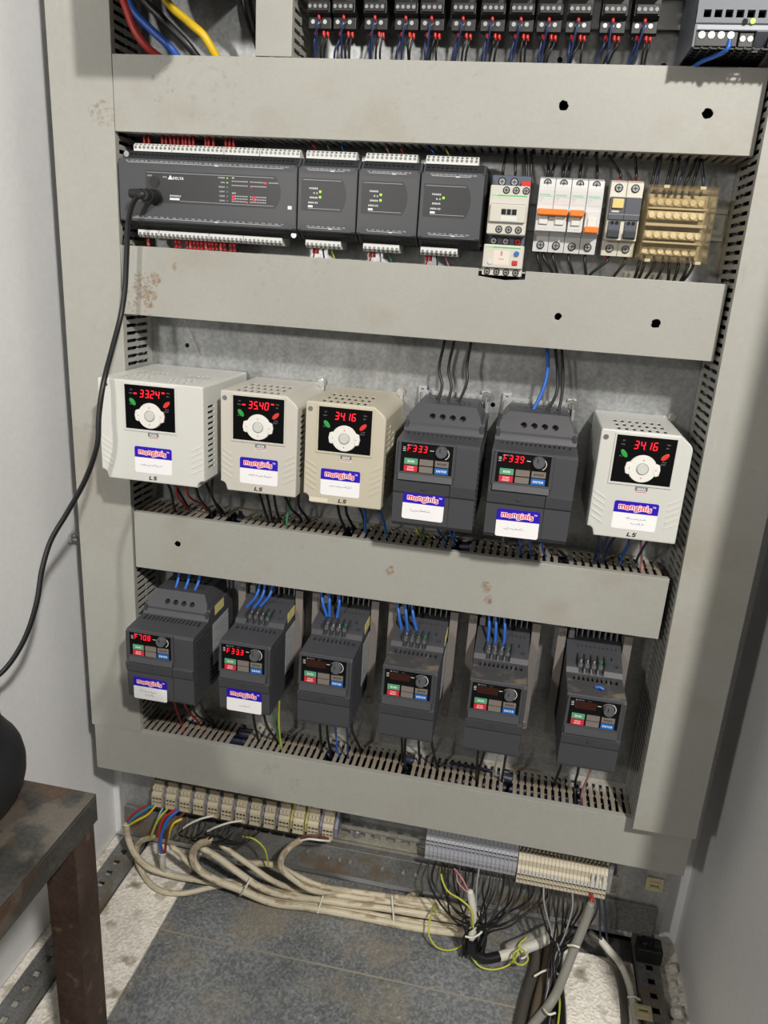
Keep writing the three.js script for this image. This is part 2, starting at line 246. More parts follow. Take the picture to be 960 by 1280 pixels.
function ductFill(d, L, H, Z, seed, label, skip) {   // the wires packed inside a trunking
  const r = mulberry(seed), gs = []; for (let k = 0; k < 9; k++) { const y = (-.36 + .72 * (k % 5) / 4) * H, z = k < 5 ? Z * .3 : Z * .62, pts = []; for (let x = 6; x < L - 4; x += L / 9) pts.push([x, y + (r() - .5) * 10, z + (r() - .5) * 10]); pts.push([L - 6, y, z]); gs.push(tubeGeo(pts, 7.5, 40, 6)); }
  const m = mesh('wire_bundle', gs, M.wNavy); m.position.copy(d.position); m.rotation.copy(d.rotation); tag(m, label, 'wires', undefined, 'stuff'); return m;
}
const rough = (x, y, r, s) => { const q = mulberry(s); return Array.from({ length: 14 }, (_, i) => { const a = i / 14 * 6.283, k = r * (.86 + .28 * q()); return [x + k * Math.cos(a), y + k * Math.sin(a)]; }); };
{
  const X0 = -521, L1 = 729;
  const h1 = [[6,173,80], [155,170,80]].map((p, i) => rough(p[0] - X0, p[1] - 172, 5.2, i + 3));
  duct('long grey wiring duct between the relay sockets and the controller', L1, 81, 80, { open: 'bottom', holes: h1, seed: 11, stains: [[130, 55, 40, GY, 60], [400, 24, 60, GY, 50], [60, 60, 25, BR, 20]] }).position.copy(V(X0, 172, 0));
  const h2 = [[29,-47,80], [139,-47,80]].map((p, i) => rough(p[0] - X0, p[1] + 42, 4.2 + i, i + 13));
  duct('grey wiring duct below the controller, stained brown at its left end', 729, 83, 80, { open: 'top', holes: h2, seed: 21, gaps: [[452, 508]], notch: [453, 507], outline: [[0, -42.3], [729, -42.3], [729, 42.3], [507, 42.3], [507, 33], [484, 31], [453, 34], [453, 42.3], [0, 42.3]],
    stains: [[28, 38, 12, BR, 90], [38, 24, 10, BR, 80], [20, 8, 22, BR, 90], [47, 45, 6, BR, 50], [74, 62, 4, BR, 14], [200, 40, 90, GY, 40]] }).position.copy(V(X0, -41.5, 0));
  const h3 = [[-453,-394,80]].map(p => rough(p[0] + 518, p[1] + 396, 4.4, 31));
  const gp3 = [[-410,-365,50], [-377,-363,50], [-212,-363,50], [76,-357,50], [-59,-359,50]].map(p => [p[0] + 518 - 7, p[0] + 518 + 7]);
  duct('grey wiring duct under the upper row of drives', 725, 82, 80, { open: 'top', dirty: true, holes: h3, gaps: gp3, seed: 41, stains: [[500, 40, 6, BR, 40], [370, 46, 5, BR, 30], [505, 22, 5, BR, 34], [200, 40, 80, GY, 30]] }).position.copy(V(-518, -396, 0));
  const gp4 = [[-371,-703,50], [-224,-709,50], [-106,-698,50], [43,-710,50], [146,-703,50]].map(p => [p[0] + 600 - 7, p[0] + 600 + 7]);
  duct('grey wiring duct under the lower row of drives', 902, 79, 80, { open: 'top', dirty: true, gaps: gp4, seed: 51, stains: [[290, 52, 14, GY, 30], [330, 34, 10, GY, 20]] }).position.copy(V(-600, -756, 0));
  { const ds = scene.children.filter(o => o.name.startsWith('wiring_duct')); ['above the controller', 'below the controller', 'under the upper drives', 'under the lower drives'].forEach((t, i) => ductFill(ds[i], [729, 729, 725, 902][i], 80, 80, 500 + i, 'dark wires packed inside the duct ' + t)); }
  const cl = duct('tall grey wiring duct standing along the left edge of the plate', 1117, 81, 80, { open: 'top', seed: 61, stains: [[250, 66, 14, BR, 60], [640, 30, 10, GY, 20]] }); cl.position.copy(V(-563, 400, 0)); cl.rotation.z = -Math.PI / 2;
  const cr = duct('tall grey wiring duct standing along the right edge of the plate', 1115, 81, 100, { open: 'top', seed: 71, stains: [] }); cr.position.copy(V(258, -715, 2)); cr.rotation.z = Math.PI / 2 + .008;
  const cv = duct('short narrow grey wiring duct standing left of the relay sockets', 190, 41, 80, { open: 'top', seed: 81 }); cv.position.copy(V(-322.5, 404, 0)); cv.rotation.z = -Math.PI / 2;
  ductFill(cl, 1117, 80, 80, 511, 'dark wires packed inside the tall left duct'); ductFill(cr, 1115, 80, 100, 512, 'dark wires packed inside the tall right duct');
}

// ---------------------------------------------------------------- seven segment digits, stickers
const SEG = { 0: 'abcdef', 1: 'bc', 2: 'abged', 3: 'abgcd', 4: 'fgbc', 5: 'afgcd', 6: 'afgedc', 7: 'abc', 8: 'abcdefg', 9: 'abcdfg', F: 'aefg', '-': 'g' };
function digitGeo(ch, w, h, t, dot) {
  const hw = w / 2, hh = h / 2, sk = .14, q = { a: [0, hh, w - t, t], g: [0, 0, w - t, t], d: [0, -hh, w - t, t], f: [-hw, hh / 2, t, hh - t * .4], e: [-hw, -hh / 2, t, hh - t * .4], b: [hw, hh / 2, t, hh - t * .4], c: [hw, -hh / 2, t, hh - t * .4] };
  const gs = [...SEG[ch]].map(k => { const [x, y, a, b] = q[k]; return bx(a, b, .4, x + y * sk, y, 0); });
  if (dot) gs.push(bx(t * 1.1, t * 1.1, .4, hw + t * .9 - hh * sk, -hh, 0));
  return gs;
}
function display(text, w, h, t, step, x, y, z, parent, mat) {
  let i = 0; const cells = []; for (const ch of text) if (ch === '.') cells[cells.length - 1][1] = true; else cells.push([ch, false]);
  for (const [ch, dot] of cells) { const m = mesh('digit', digitGeo(ch, w, h, t, dot), mat, parent); m.position.set((x + i * step) * S, y * S, z * S); i++; }
}
function scribble(g, seed, x, y, w, h, col) {   // a line of cursive handwriting
  const r = mulberry(seed); g.strokeStyle = col; g.lineWidth = 2.1; g.lineCap = 'round'; g.lineJoin = 'round'; let px = x + w, py = y; g.beginPath(); g.moveTo(px, py);
  while (px > x) { const s = 6 + r() * 13, k = r(); if (k < .3) { g.quadraticCurveTo(px - s * .3, py - h * (.5 + r() * .5), px - s * .5, y); px -= s * .5; } else if (k < .5) { g.bezierCurveTo(px - s * .2, y + h * .6, px - s, y + h * .6, px - s, y - 2); px -= s; } else if (k < .62) { g.stroke(); g.beginPath(); g.moveTo(px - 4, y - h); g.lineTo(px - 6, y + 1); px -= 9; g.moveTo(px, y); } else { g.lineTo(px - s, y + (r() - .5) * 3); px -= s; } py = y; }
  g.stroke(); for (let k = 0; k < 4; k++) { g.beginPath(); g.arc(x + r() * w, y + (r() > .5 ? -h * .8 : h * .7), 1.4, 0, 6.3); g.fillStyle = col; g.fill(); }
}
function stickerMat(seed, lines) {
  return std(0xffffff, .4, 0, { map: canvasTex(300, 204, (g, w, h) => {
    g.fillStyle = '#f2f2f4'; g.fillRect(0, 0, w, h); g.fillStyle = '#2a12b4'; g.fillRect(0, 0, w, 84);
    g.font = 'bold 52px sans-serif'; g.textAlign = 'left'; g.lineJoin = 'round'; const word = 'monginis'; let total = 0; for (const c of word) total += g.measureText(c).width; let x = (w - total * .98) / 2 - 8;
    [...word].forEach((c, i) => { const y = 57 + (i % 3 === 1 ? 5 : i % 3 === 2 ? -1 : 0) + i * .6; g.lineWidth = 9; g.strokeStyle = '#fbe9ee'; g.strokeText(c, x, y); g.lineWidth = 2; g.fillStyle = '#d01838'; g.fillText(c, x, y); x += g.measureText(c).width * .98; });
    g.fillStyle = '#fbe9ee'; g.font = 'bold 16px sans-serif'; g.fillText('TM', w - 42, 32);
    lines.forEach((l, i) => scribble(g, seed + i * 7, l[0], l[1], l[2], 14, '#5a5d8c'));
  }) });
}
function sticker(parent, mat, x, y, z, seed) {   // rounded paper label 50 x 34
  const w = 25, h = 17, r = 3, s = new THREE.Shape(); s.moveTo(-w + r, -h); s.lineTo(w - r, -h); s.quadraticCurveTo(w, -h, w, -h + r); s.lineTo(w, h - r); s.quadraticCurveTo(w, h, w - r, h); s.lineTo(-w + r, h); s.quadraticCurveTo(-w, h, -w, h - r); s.lineTo(-w, -h + r); s.quadraticCurveTo(-w, -h, -w + r, -h);
  const m = mesh('sticker', ext(s, 0, .25), mat, parent, 'white paper sticker with blue heading and handwriting'); const p = m.geometry.attributes.position, uv = m.geometry.attributes.uv;
  for (let i = 0; i < p.count; i++) uv.setXY(i, p.getX(i) / (2 * w * S) + .5, p.getY(i) / (2 * h * S) + .5);
  m.position.set(x * S, y * S, z * S); m.rotation.z = seed; return m;
}
const igKeyMat = std(0xffffff, .16, 0, { map: canvasTex(396, 330, (g, w, h) => {
  g.fillStyle = '#0b0b0d'; g.fillRect(0, 0, w, h); g.fillStyle = '#9a9ca0'; g.font = '13px sans-serif';
  g.fillText('SET', 40, 42); g.fillText('RUN', 34, 68); g.fillText('FWD', 330, 46); g.fillText('REV', 330, 70); g.fillText('RUN', 34, 150); g.fillText('STOP', 318, 168); g.fillText('RESET', 312, 184);
}) });
const igTagMat = std(0xffffff, .4, 0, { map: canvasTex(128, 72, (g, w, h) => { g.fillStyle = '#e2e2de'; g.fillRect(0, 0, w, h); g.fillStyle = '#6d7478'; g.fillRect(0, 0, w, 44); g.fillStyle = '#f4f4f4'; g.font = 'bold 40px sans-serif'; g.textAlign = 'center'; g.fillText('iG5A', w / 2, 37); g.fillStyle = '#c8283a'; g.fillRect(4, 54, w - 8, 8); }) });
const lsShapes = (x, y, z) => [ext(poly([[0, 0], [5, 0], [4.6, 1.2], [1.8, 1.2], [3, 5], [1.5, 5]]), z, z + .2), ext(poly([[6.2, 0], [10, 0], [10.9, 3], [8.4, 3], [8.7, 3.9], [11.2, 3.9], [11.5, 5], [7.4, 5], [6.6, 2.1], [9.2, 2.1], [8.9, 1.1], [6.5, 1.1]]), z, z + .2)].map(g => g.translate(x, y, 0));

// ---------------------------------------------------------------- pale drives with the round keypad
function paleDrive(label, cx, ytop, w, d, mat, text, o = {}) {
  const h = 128, g = thing('pale_inverter_drive', label, 'drive', [cx, ytop - h, 1], 'pale inverter drives in the upper row'), W2 = w / 2, r = 9;
  const s = new THREE.Shape(), big = w > 120;
  s.moveTo(-W2 + r, 0); if (big) { s.lineTo(W2 - r, 0); s.absarc(W2, 0, r, Math.PI, Math.PI / 2, true); s.lineTo(W2, h - 3); s.quadraticCurveTo(W2, h, W2 - 3, h); s.lineTo(-W2 + 3, h); }
  else { s.lineTo(W2 - 2, 0); s.quadraticCurveTo(W2, 0, W2, 2); s.lineTo(W2, h - r - 6); s.quadraticCurveTo(W2 - 2, h - r, W2 - r, h - 5); s.lineTo(W2 - r - 6, h); s.lineTo(-W2 + 3, h); }
  s.quadraticCurveTo(-W2, h, -W2, h - 3); s.lineTo(-W2, r + 2); s.quadraticCurveTo(-W2 + 5, r + 2, -W2 + 7, r - 2); s.quadraticCurveTo(-W2 + 8, 3, -W2 + r, 0);
  mesh('heat_sink', b2(-W2 + 2, W2 - 2, 4, h - 1, 0, 3.5), M.zinc, g);
  // keypad in its rim
  const kx = o.kx || 0, ky = 95.5, kw = 33, kh = 27.5;
  mesh('keypad_rim', ext(poly([[kx - kw - 2.4, ky - kh - 2.6], [kx + kw + 2.4, ky - kh - 2.6], [kx + kw + 2, ky + kh + 2.2], [kx - kw - 2, ky + kh + 2.2]], [[[kx - kw, ky - kh], [kx - kw, ky + kh], [kx + kw, ky + kh], [kx + kw, ky - kh]]]), d - .5, d + 1.2, .3), mat, g);
  const key = mesh('keypad', ext(poly([[kx - kw, ky - kh], [kx + kw, ky - kh], [kx + kw, ky + kh], [kx - kw, ky + kh]]), d - .3, d + .5), igKeyMat, g);
  { const p = key.geometry.attributes.position, uv = key.geometry.attributes.uv; for (let i = 0; i < p.count; i++) uv.setXY(i, (p.getX(i) / S - kx + kw) / (2 * kw), (p.getY(i) / S - ky + kh) / (2 * kh)); }
  display(text, 4, 8.6, .95, 7, kx - 10.5, ky + 17.5, d + .7, key, M.ledOn);
  if (o.wide) { mesh('indicator', [bx(4, 1.6, .4, kx - 19, ky + 17, d + .7), bx(3.6, 1.6, .4, kx + 18, ky + 20.5, d + .7)], M.ledOn, key); }
  const leaf = (x, y, rot, m) => { const e = poly(Array.from({ length: 20 }, (_, i) => [5.4 * Math.cos(i * .31416), 2.7 * Math.sin(i * .31416)])); const q = mesh('button', ext(e, 0, 1.8, .5), m, key); q.position.set(x * S, y * S, (d + .4) * S); q.rotation.z = rot; };
  leaf(kx - 22.5, ky + 6.5, -.85, M.runGreen); leaf(kx + 22.5, ky + 6.5, .75, M.stopRed);
  const pad = mesh('dial_pad', [cyl(16.2, 2, 'z', kx, ky - 9.5, d + 1.4, 40, 15.4)], M.padWhite, key);
  mesh('enter_button', [cyl(6.3, 1.4, 'z', kx, ky - 9.5, d + 3, 28, 5.6)], M.white2, pad); mesh('ring_groove', new THREE.TorusGeometry(6.7, .35, 6, 28).translate(kx, ky - 9.5, d + 2.4), M.grey, pad);
  for (const sx of [-1, 1]) mesh('arrow_key', [ext(poly([[kx + sx * 15, ky - 17], [kx + sx * 18.4, ky - 15.6], [kx + sx * 19.6, ky - 9.5], [kx + sx * 18.4, ky - 3.4], [kx + sx * 15, ky - 2], [kx + sx * 12.4, ky - 6], [kx + sx * 12, ky - 9.5], [kx + sx * 12.4, ky - 13]].sort(() => 0)), d + .4, d + 3, .5)], M.padWhite, key);
  for (const [ax, ay] of [[0, 10.5], [0, -10.5], [-14.8, 0], [14.8, 0]]) mesh('arrow_mark', cyl(.7, .3, 'z', kx + ax, ky - 9.5 + ay, d + 2.9, 6), M.btnRed, pad);
  print(igTagMat, 14, 7.8, kx + 3, 60.5, d + .15, g, 'series_badge');
  sticker(g, stickerMat(o.seed, o.lines), kx + (o.sx || 0), 29, d + .1, o.tilt || 0);
  mesh('maker_mark', lsShapes(kx - 5, 3.4, d), M.dark, g);
  // pressed ribs beside the label
  for (const sx of [-1, 1]) for (let k = 0; k < 5; k++) { const x0 = sx * (W2 - 2), y = 56 - k * 7.4; mesh('rib', ext(poly(sx < 0 ? [[x0, y], [x0 + 14, y - 8], [x0 + 14, y - 10.4], [x0, y - 2.4]] : [[x0, y], [x0, y - 2.4], [x0 - 14, y - 10.4], [x0 - 14, y - 8]]), d - .6, d + .55, .25), mat, g); }
  if (w < 120) mesh('screw', [cyl(3, 1, 'z', -W2 + 6, h - 9, d + .2, 14)], M.steel, g);
  // vents on the top and on the right side
  const vents = [], n = big ? 6 : 7;
  if (big) { for (const bxx of [-W2 + 26, 14]) for (let row = 0; row < 3; row++) for (let k = 0; k < 4 + (row === 1 ? 1 : 0); k++) vents.push([bxx + k * 8 + (row % 2) * -3, d - 18 - row * 12, 3, 9]); for (let k = 0; k < 6; k++) { vents.push([-W2 + 22 + k * 7, d - 70, 3.4, 11]); vents.push([18 + k * 6.4, d - 64, 2.6, 24]); } }
  else { for (let row = 0; row < 3; row++) for (let k = 0; k < n; k++) vents.push([-W2 + 20 + k * 8.5, d - 13 - row * 24, 3.8, 15]); }
  const slots = vents.map(([vx, vz, a, b]) => [vx, Math.min(vz, d - b / 2 - 5), a, b]).map(([vx, vz, a, b]) => b2(vx - a / 2, vx + a / 2, h - 6, h + 4, vz - b / 2, vz + b / 2));
  for (let k = 0; k < 12; k++) slots.push(b2(W2 - 6, W2 + 4, 22 + k * 7, 25.6 + k * 7, d - 34, d - 14));
  if (!big) for (let k = 0; k < 9; k++) slots.push(b2(W2 - 6, W2 + 4, 22 + k * 8, 25.6 + k * 8, d - 62, d - 42));
  if (big) slots.push(cyl(2.6, 14, 'z', -W2 + 11, h - 8, d - 2, 14));
  mesh('housing', cut(cut(cut(ext(s, 3, d, 1.6), [b2(-W2 + 5, W2 - 20, 14, h - 1, 12, d - 4)]), [b2(W2 - 21, W2 - 2.2, 16, h - 22, 12, d - 6)]), slots), mat, g);
  mesh('circuit_board', b2(-W2 + 7, W2 - 23, 20, h - 12, 24, 26), std(0x3f7a52, .6), g, 'green circuit board inside');
  if (!big) mesh('mounting_screw', [cyl(4.4, 4, 'z', W2 - 5, h, 5, 6), cyl(5.6, 1.2, 'z', W2 - 5, h, 3.4, 18)], M.chrome, g, 'shiny hex screw');
  return g;
}
paleDrive('large white inverter drive with the red display reading 33.24', -449.5, -156, 139, 152, M.white, '33.24', { wide: true, seed: 301, lines: [[60, 142, 160]], sx: 2 });
paleDrive('off-white inverter drive with the red display reading 35.40, beside the large white one', -317, -161, 100, 130, M.cream, '35.40', { wide: true, seed: 311, lines: [[70, 136, 190]] , sx: 1 });
paleDrive('yellowed cream inverter drive with the red display reading 34.16 and a small extra label', -207, -164, 100, 130, M.cream2, '34.16', { seed: 321, lines: [[70, 132, 170]], sx: -3 });
paleDrive('white inverter drive reading 34.16 at the right end of the upper row', 143, -163, 102, 130, M.white2, '34.16', { seed: 331, lines: [[96, 126, 130], [130, 160, 90]], sx: 1 });
{ const p = scene.children.find(o => o.name === 'pale_inverter_drive_002'); print(std(0xddd6c2, .5), 24, 5.5, -30, 4.6, 130.2, p, 'type_label', 'small cream type label'); }

// ---------------------------------------------------------------- dark drives with the flat keypad
const darkKey = (lit) => std(0xffffff, .28, 0, { map: canvasTex(488, 328, (g, w, h) => {
  g.fillStyle = '#0e0e10'; g.fillRect(0, 0, w, h); g.fillStyle = lit ? '#180608' : '#3a1e17'; g.fillRect(52, 44, 210, 84);
  g.fillStyle = '#8b8d92'; g.beginPath(); g.moveTo(50, 36); g.lineTo(62, 14); g.lineTo(74, 36); g.fill(); g.font = 'bold 20px sans-serif'; g.fillText('DELTA', 78, 34); g.font = '15px sans-serif'; g.fillText('VFD-E', 172, 34);
  g.fillStyle = '#d8d8da'; for (const y of [52, 70, 90]) g.fillRect(16, y, 26, 7); g.fillRect(272, 66, 36, 8);
  g.strokeStyle = '#d4d4d2'; g.lineWidth = 8; g.beginPath(); g.arc(382, 92, 70, -1.1, 1.0); g.stroke(); g.lineWidth = 3; g.beginPath(); g.arc(382, 92, 68, -2.6, -1.1); g.stroke();
}) });
const keyLit = darkKey(true), keyDim = darkKey(false);
const btnMat = (bg, fg, lines) => std(0xffffff, .45, 0, { map: canvasTex(128, 64, (g, w, h) => { g.fillStyle = bg; g.fillRect(0, 0, w, h); g.fillStyle = fg; g.textAlign = 'center'; g.font = 'bold ' + (lines.length > 1 ? 25 : 32) + 'px sans-serif'; lines.forEach((l, i) => g.fillText(l, w / 2, lines.length > 1 ? 28 + i * 26 : 43)); }) });
const BTN = [btnMat('#5e9f7c', '#e8f2ea', ['RUN']), btnMat('#7b736d', '#161616', ['▲']), btnMat('#7b736d', '#1c1c1c', ['MODE']), btnMat('#cc2f3e', '#f6dfe0', ['STOP', 'RESET']), btnMat('#7b736d', '#161616', ['▼']), btnMat('#2a68b6', '#eef4fb', ['ENTER'])];
function planarUV(m, x0, y0, w, h) { const p = m.geometry.attributes.position, uv = m.geometry.attributes.uv; for (let i = 0; i < p.count; i++) uv.setXY(i, (p.getX(i) / S - x0) / w, (p.getY(i) / S - y0) / h); }
function darkDrive(label, cx, ytop, w, kind, text, o = {}) {
  const H = 142, W2 = w / 2, g = thing('dark_inverter_drive', label, 'drive', [cx, ytop - H, 4], kind === 'B' ? 'wide dark inverter drives' : 'narrow dark inverter drives');
  const sy = kind === 'B' ? 6 : 0, front = [[143, 106], [147, 103], [147, 52.5 + sy], [151, 51 + sy], [148.4, 38 + sy], [147, 36.5 + sy], [146, 5], [142, 0], [4, 0]];
  const mt = o.dusty ? M.dusty : M.charcoal;
  // the long box: a recess behind the front edge takes the vent ribs
  const B = kind === 'B';
  const back = B ? [[4, 122], [88, 122], [94, 113], [97, 108], [97, 98], [112, 98], [112, 107]] : [[4, 130], [30, 130], [80, 114], [85, 112], [90, 106.5], [94, 106], [94, 97], [106, 97], [106, 106]];
  const slope = z => 130 - (z - 30) * .32, holes = [b2(-W2 - 1, W2 + 1, 35.6 + sy, 36.4 + sy, 145.4, 160)];
  if (B) holes.push(b2(W2 - 30.6, W2 - 29.8, 2, 35 + sy, 145.4, 160), b2(W2 - 30.6, W2 - 29.8, 37 + sy, 104, 145.4, 160));
  else { for (let k = 0; k < 10; k++) holes.push(bx(2.6, 16, 4, -W2 + 14 + k * 5.6, slope(45), 45)); holes.push(bx(3, 16, 7, 22, slope(62), 62), cyl(3.4, 16, 'y', 27, slope(76), 75, 14)); for (let k = 0; k < 4; k++) { const x = -17 + k * 8.6; holes.push(b2(x - 3.4, x + 3.4, 107, 125, 79, 92)); } }
  mesh('housing', cut(prof([...front, ...back], -W2, W2), holes), M.charcoal, g);
  const zr0 = B ? 97 : 94, zr1 = B ? 112 : 106, nv = B ? 15 : 10, vw = (w - 14) / nv;
  for (const x of [-W2, W2 - 7]) mesh('vent_edge', b2(x, x + 7, 97, B ? 107.4 : 106, zr0, zr1), M.charcoal, g);
  for (let k = 1; k < nv; k++) mesh('vent_rib', b2(-W2 + 7 + k * vw - vw * .27, -W2 + 7 + k * vw + vw * .27, 97, B ? 107.4 : 106, zr0, zr1), mt, g);
  if (o.dusty) mesh('top_ledge', b2(-W2 + .5, W2 - .5, 105.6, 106.3, 106.5, 143), M.dusty, g, 'dusty ledge above the keypad');
  if (B) {   // terminal cover with four holes and chamfered shoulders
    { const q = []; for (const [y, z, a, b] of [[112, 10, 2, 2], [113, 93, 3, 3], [118, 92.5, 3, 3], [128, 85.5, 4, 6], [140, 77, 13, 13], [140, 10, 13, 13], [128, 10, 4, 6]]) q.push(new THREE.Vector3(-W2 + a, y, z), new THREE.Vector3(W2 - b, y, z)); const hs = []; for (let k = 0; k < 4; k++) hs.push(cyl(3.9, 20, 'y', 0, 0, 0, 18).rotateX(.994).translate(-16 + k * 12.5, 126.5, 86.9)); for (let k = 0; k < 7; k++) hs.push(b2(-W2 + 22 + k * 8, -W2 + 26 + k * 8, 128, 146, 34, 42)); for (let k = 0; k < 4; k++) hs.push(b2(W2 - 24 - k * 6, W2 - 22 - k * 6, 130, 146, 50, 62));
      mesh('terminal_cover', cut(new ConvexGeometry(q), hs), M.charcoal, g); }
    for (const x of [-W2 + 3, W2 - 3]) mesh('latch', rb(x - 2.4, x + 2.4, 110, 120, 84, 95, 1), M.charcoal2, g);
  } else {   // open terminal row on the sloping top
    for (let k = 0; k < 4; k++) {
      const x = -17 + k * 8.6, q = mesh('terminal_screw', [cyl(2.9, 2.4, 'y', x, slope(72) + .8, 71, 12)], k === 3 ? M.wGreen : M.chrome, g);
      mesh('clamp', b2(x - 3, x + 3, slope(78) - 4, slope(78) + 1.4, 75, 79.5), M.steel, q);
    }
    for (let k = 0; k < 5; k++) mesh('terminal_wall', b2(-21.4 + k * 8.6 - .7, -21.4 + k * 8.6 + .7, 112, slope(66) + 3.5, 62, 85), M.charcoal2, g);
    mesh('ear', rb(-W2 + 1, -W2 + 10, 126, 140, 14, 34, 1.5), M.grey, g);
  }
  for (let k = 0; k < 9; k++) mesh('heat_sink_fin', b2(-W2 + 5 + k * (w - 10) / 8 - .7, -W2 + 5 + k * (w - 10) / 8 + .7, B ? 118 : 122, B ? 142 : 158, 2, B ? 12 : 28), M.grey, g);
  mesh('heat_sink_base', b2(-W2 + 2, W2 - 2, 4, B ? 145 : 158, -3, 4), M.zinc, g);
  if (B) { for (const sx of [-1, 1]) mesh('mounting_tab', cut(rb(sx * (W2 - 7) - 6, sx * (W2 - 7) + 6, 132, 150, -3, 3, 1.2), [cyl(2.6, 12, 'z', sx * (W2 - 7), 144, 0, 12)]), M.zinc, g); mesh('mounting_screw', [cyl(5.4, 3.6, 'z', W2 - 6, 142, 5, 6), cyl(7.6, 1.4, 'z', W2 - 6, 142, 3, 18)], M.chrome, g); }
  for (let k = 0; k < 14; k++) mesh('side_fin', b2(W2 - .5, W2 + 1.3, 8 + k * 6.6, 11.4 + k * 6.6, 16, 140), M.charcoal2, g);
  // keypad
  const kx = B ? -W2 + 37 : -1.5, k0 = kx - 30.5, ky0 = 65.5 + sy * .6;
  mesh('keypad_frame', ext(poly([[k0 - 4, ky0 - 3], [k0 + 65, ky0 - 3], [k0 + 64, 106], [k0 - 3, 106]], [[[k0, ky0], [k0, ky0 + 41], [k0 + 61, ky0 + 41], [k0 + 61, ky0]]].map(hh => hh.map(([x, y]) => [x, Math.min(y, 104.2)]))), 146, 149.6, .5), M.charcoal, g);
  const key = mesh('keypad', b2(k0, k0 + 61, ky0, 104.2, 146, 147.6), text ? keyLit : keyDim, g); planarUV(key, k0, ky0, 61, 104.2 - ky0);
  const dz = 147.7;
  if (text) display(text, 3.2, 7, .75, 6.3, k0 + 9.5, ky0 + 28.6, dz, key, M.ledOn);
  else display('8888', 3.2, 6.6, .7, 6.1, k0 + 11, ky0 + 28.6, dz, key, M.ledOff);
  const kn = mesh('knob', [cyl(7.2, 6, 'z', k0 + 47.7, ky0 + 27.8, dz + 3, 28, 6.4)], M.charcoalSh, key); mesh('pointer', bx(1, 4.6, .5, k0 + 46.2, ky0 + 30.4, dz + 6.1), M.dark, kn);
  for (let r = 0; r < 2; r++) for (let c = 0; c < 3; c++) { const x = k0 + 4.5 + c * 18.3, y = ky0 + 13 - r * 8.6, q = mesh('button', b2(x, x + 16, y - 3.6, y + 3.6, dz - .1, dz + 1.1), BTN[r * 3 + c], key); planarUV(q, x, y - 3.6, 16, 7.2); }
  mesh('sill', prof([[146, 63.5 + sy * .6], [149.6, 63.5 + sy * .6], [152, 54 + sy], [147, 53.5 + sy]], k0 - 2, k0 + 63, .4), M.charcoal, g);
  mesh('cover_latch', b2(kx - 3, kx + 3, 43 + sy, 47 + sy, 149, 150.6), M.charcoal2, g);
  if (o.lines) sticker(g, stickerMat(o.seed, o.lines), o.sx, o.sy, 147.3, o.tilt || 0);
  if (o.side) {
    const q = mesh('rating_plate', b2(W2 + 1.2, W2 + 1.7, 32, 98, 26, 84), std(0xa9adb0, .4), g, 'pale rating plate on the side'); mesh('print_lines', Array.from({ length: 9 }, (_, k) => b2(W2 + 1.65, W2 + 1.8, 38 + k * 6, 39.6 + k * 6, 32, 56 + 20 * ((k * 7) % 3) / 2)), M.grey, q);
    mesh('warning_label', b2(W2 - .2, W2 + .5, 108, 122, 40, 72), std(0xd9cf8a, .5), g, 'yellow warning label');
  }
  return g;
}
darkDrive('wide charcoal drive showing F33.3, beside the yellowed cream drive', -90.5, -160, 98, 'B', 'F33.3', { seed: 401, lines: [[60, 140, 150]], sx: -11.5, sy: 27.5, tilt: -.01 });
darkDrive('wide charcoal drive showing F33.9 with one blue wire above, beside the white drive', 21, -160, 97, 'B', 'F33.9', { seed: 411, lines: [[70, 145, 130]], sx: -10, sy: 20, tilt: .01 });
darkDrive('wide charcoal drive showing F70.8 at the left end of the lower row', -449, -464, 99, 'B', 'F70.8', { seed: 421, lines: [[60, 130, 150], [110, 160, 70]], sx: -15.5, sy: 17.5, side: true });
const narrow = [
  [-326, 'F33.3', 'narrow charcoal drive showing F33.3 with a paper sticker, in the lower row', { seed: 431, lines: [[120, 150, 80]], sx: 0, sy: 19.5, side: true }],
  [-214, null, 'narrow charcoal drive with a dim display, third from left in the lower row', { side: true }],
  [-101.5, null, 'narrow charcoal drive with a dim display, fourth from left in the lower row', { side: true, dusty: true }],
  [12, null, 'narrow dusty drive with a dim display, fifth from left in the lower row', { dusty: true }],
  [134, null, 'narrow dusty drive with no wires on top, at the right end of the lower row', { dusty: true }]];
for (const [x, t, label, o] of narrow) {
  darkDrive(label, x, -460, 72, 'A', t, o);
  const i = narrow.findIndex(q => q[0] === x), b = thing('mounting_bracket', 'folded metal bracket behind the ' + ['second', 'third', 'fourth', 'fifth', 'sixth'][i] + ' drive of the lower row', 'bracket', [x, -622, 0], 'drive mounting brackets');
  for (const s of [-1, 1]) { mesh('flange', b2(s > 0 ? 38 : -49, s > 0 ? 49 : -38, 0, 166, 45, 46.5), M.bracket, b); mesh('leg', b2(s > 0 ? 38 : -39.4, s > 0 ? 39.4 : -38, 0, 166, .2, 46), M.bracket, b); mesh('screw', cyl(3.6, 2.4, 'z', s * 43.5, s > 0 ? 8 : 158, 47.4, 8), M.steel, b); }
}
tag(mesh('wire_scrap', tubeGeo([[-5, 0, 0], [0, 1.5, 1], [5, 0, 2]], 2.2, 8), M.wBlue), 'short scrap of blue wire lying on the drive at the right end', 'wire').position.copy(V(138, -493.5, 128));

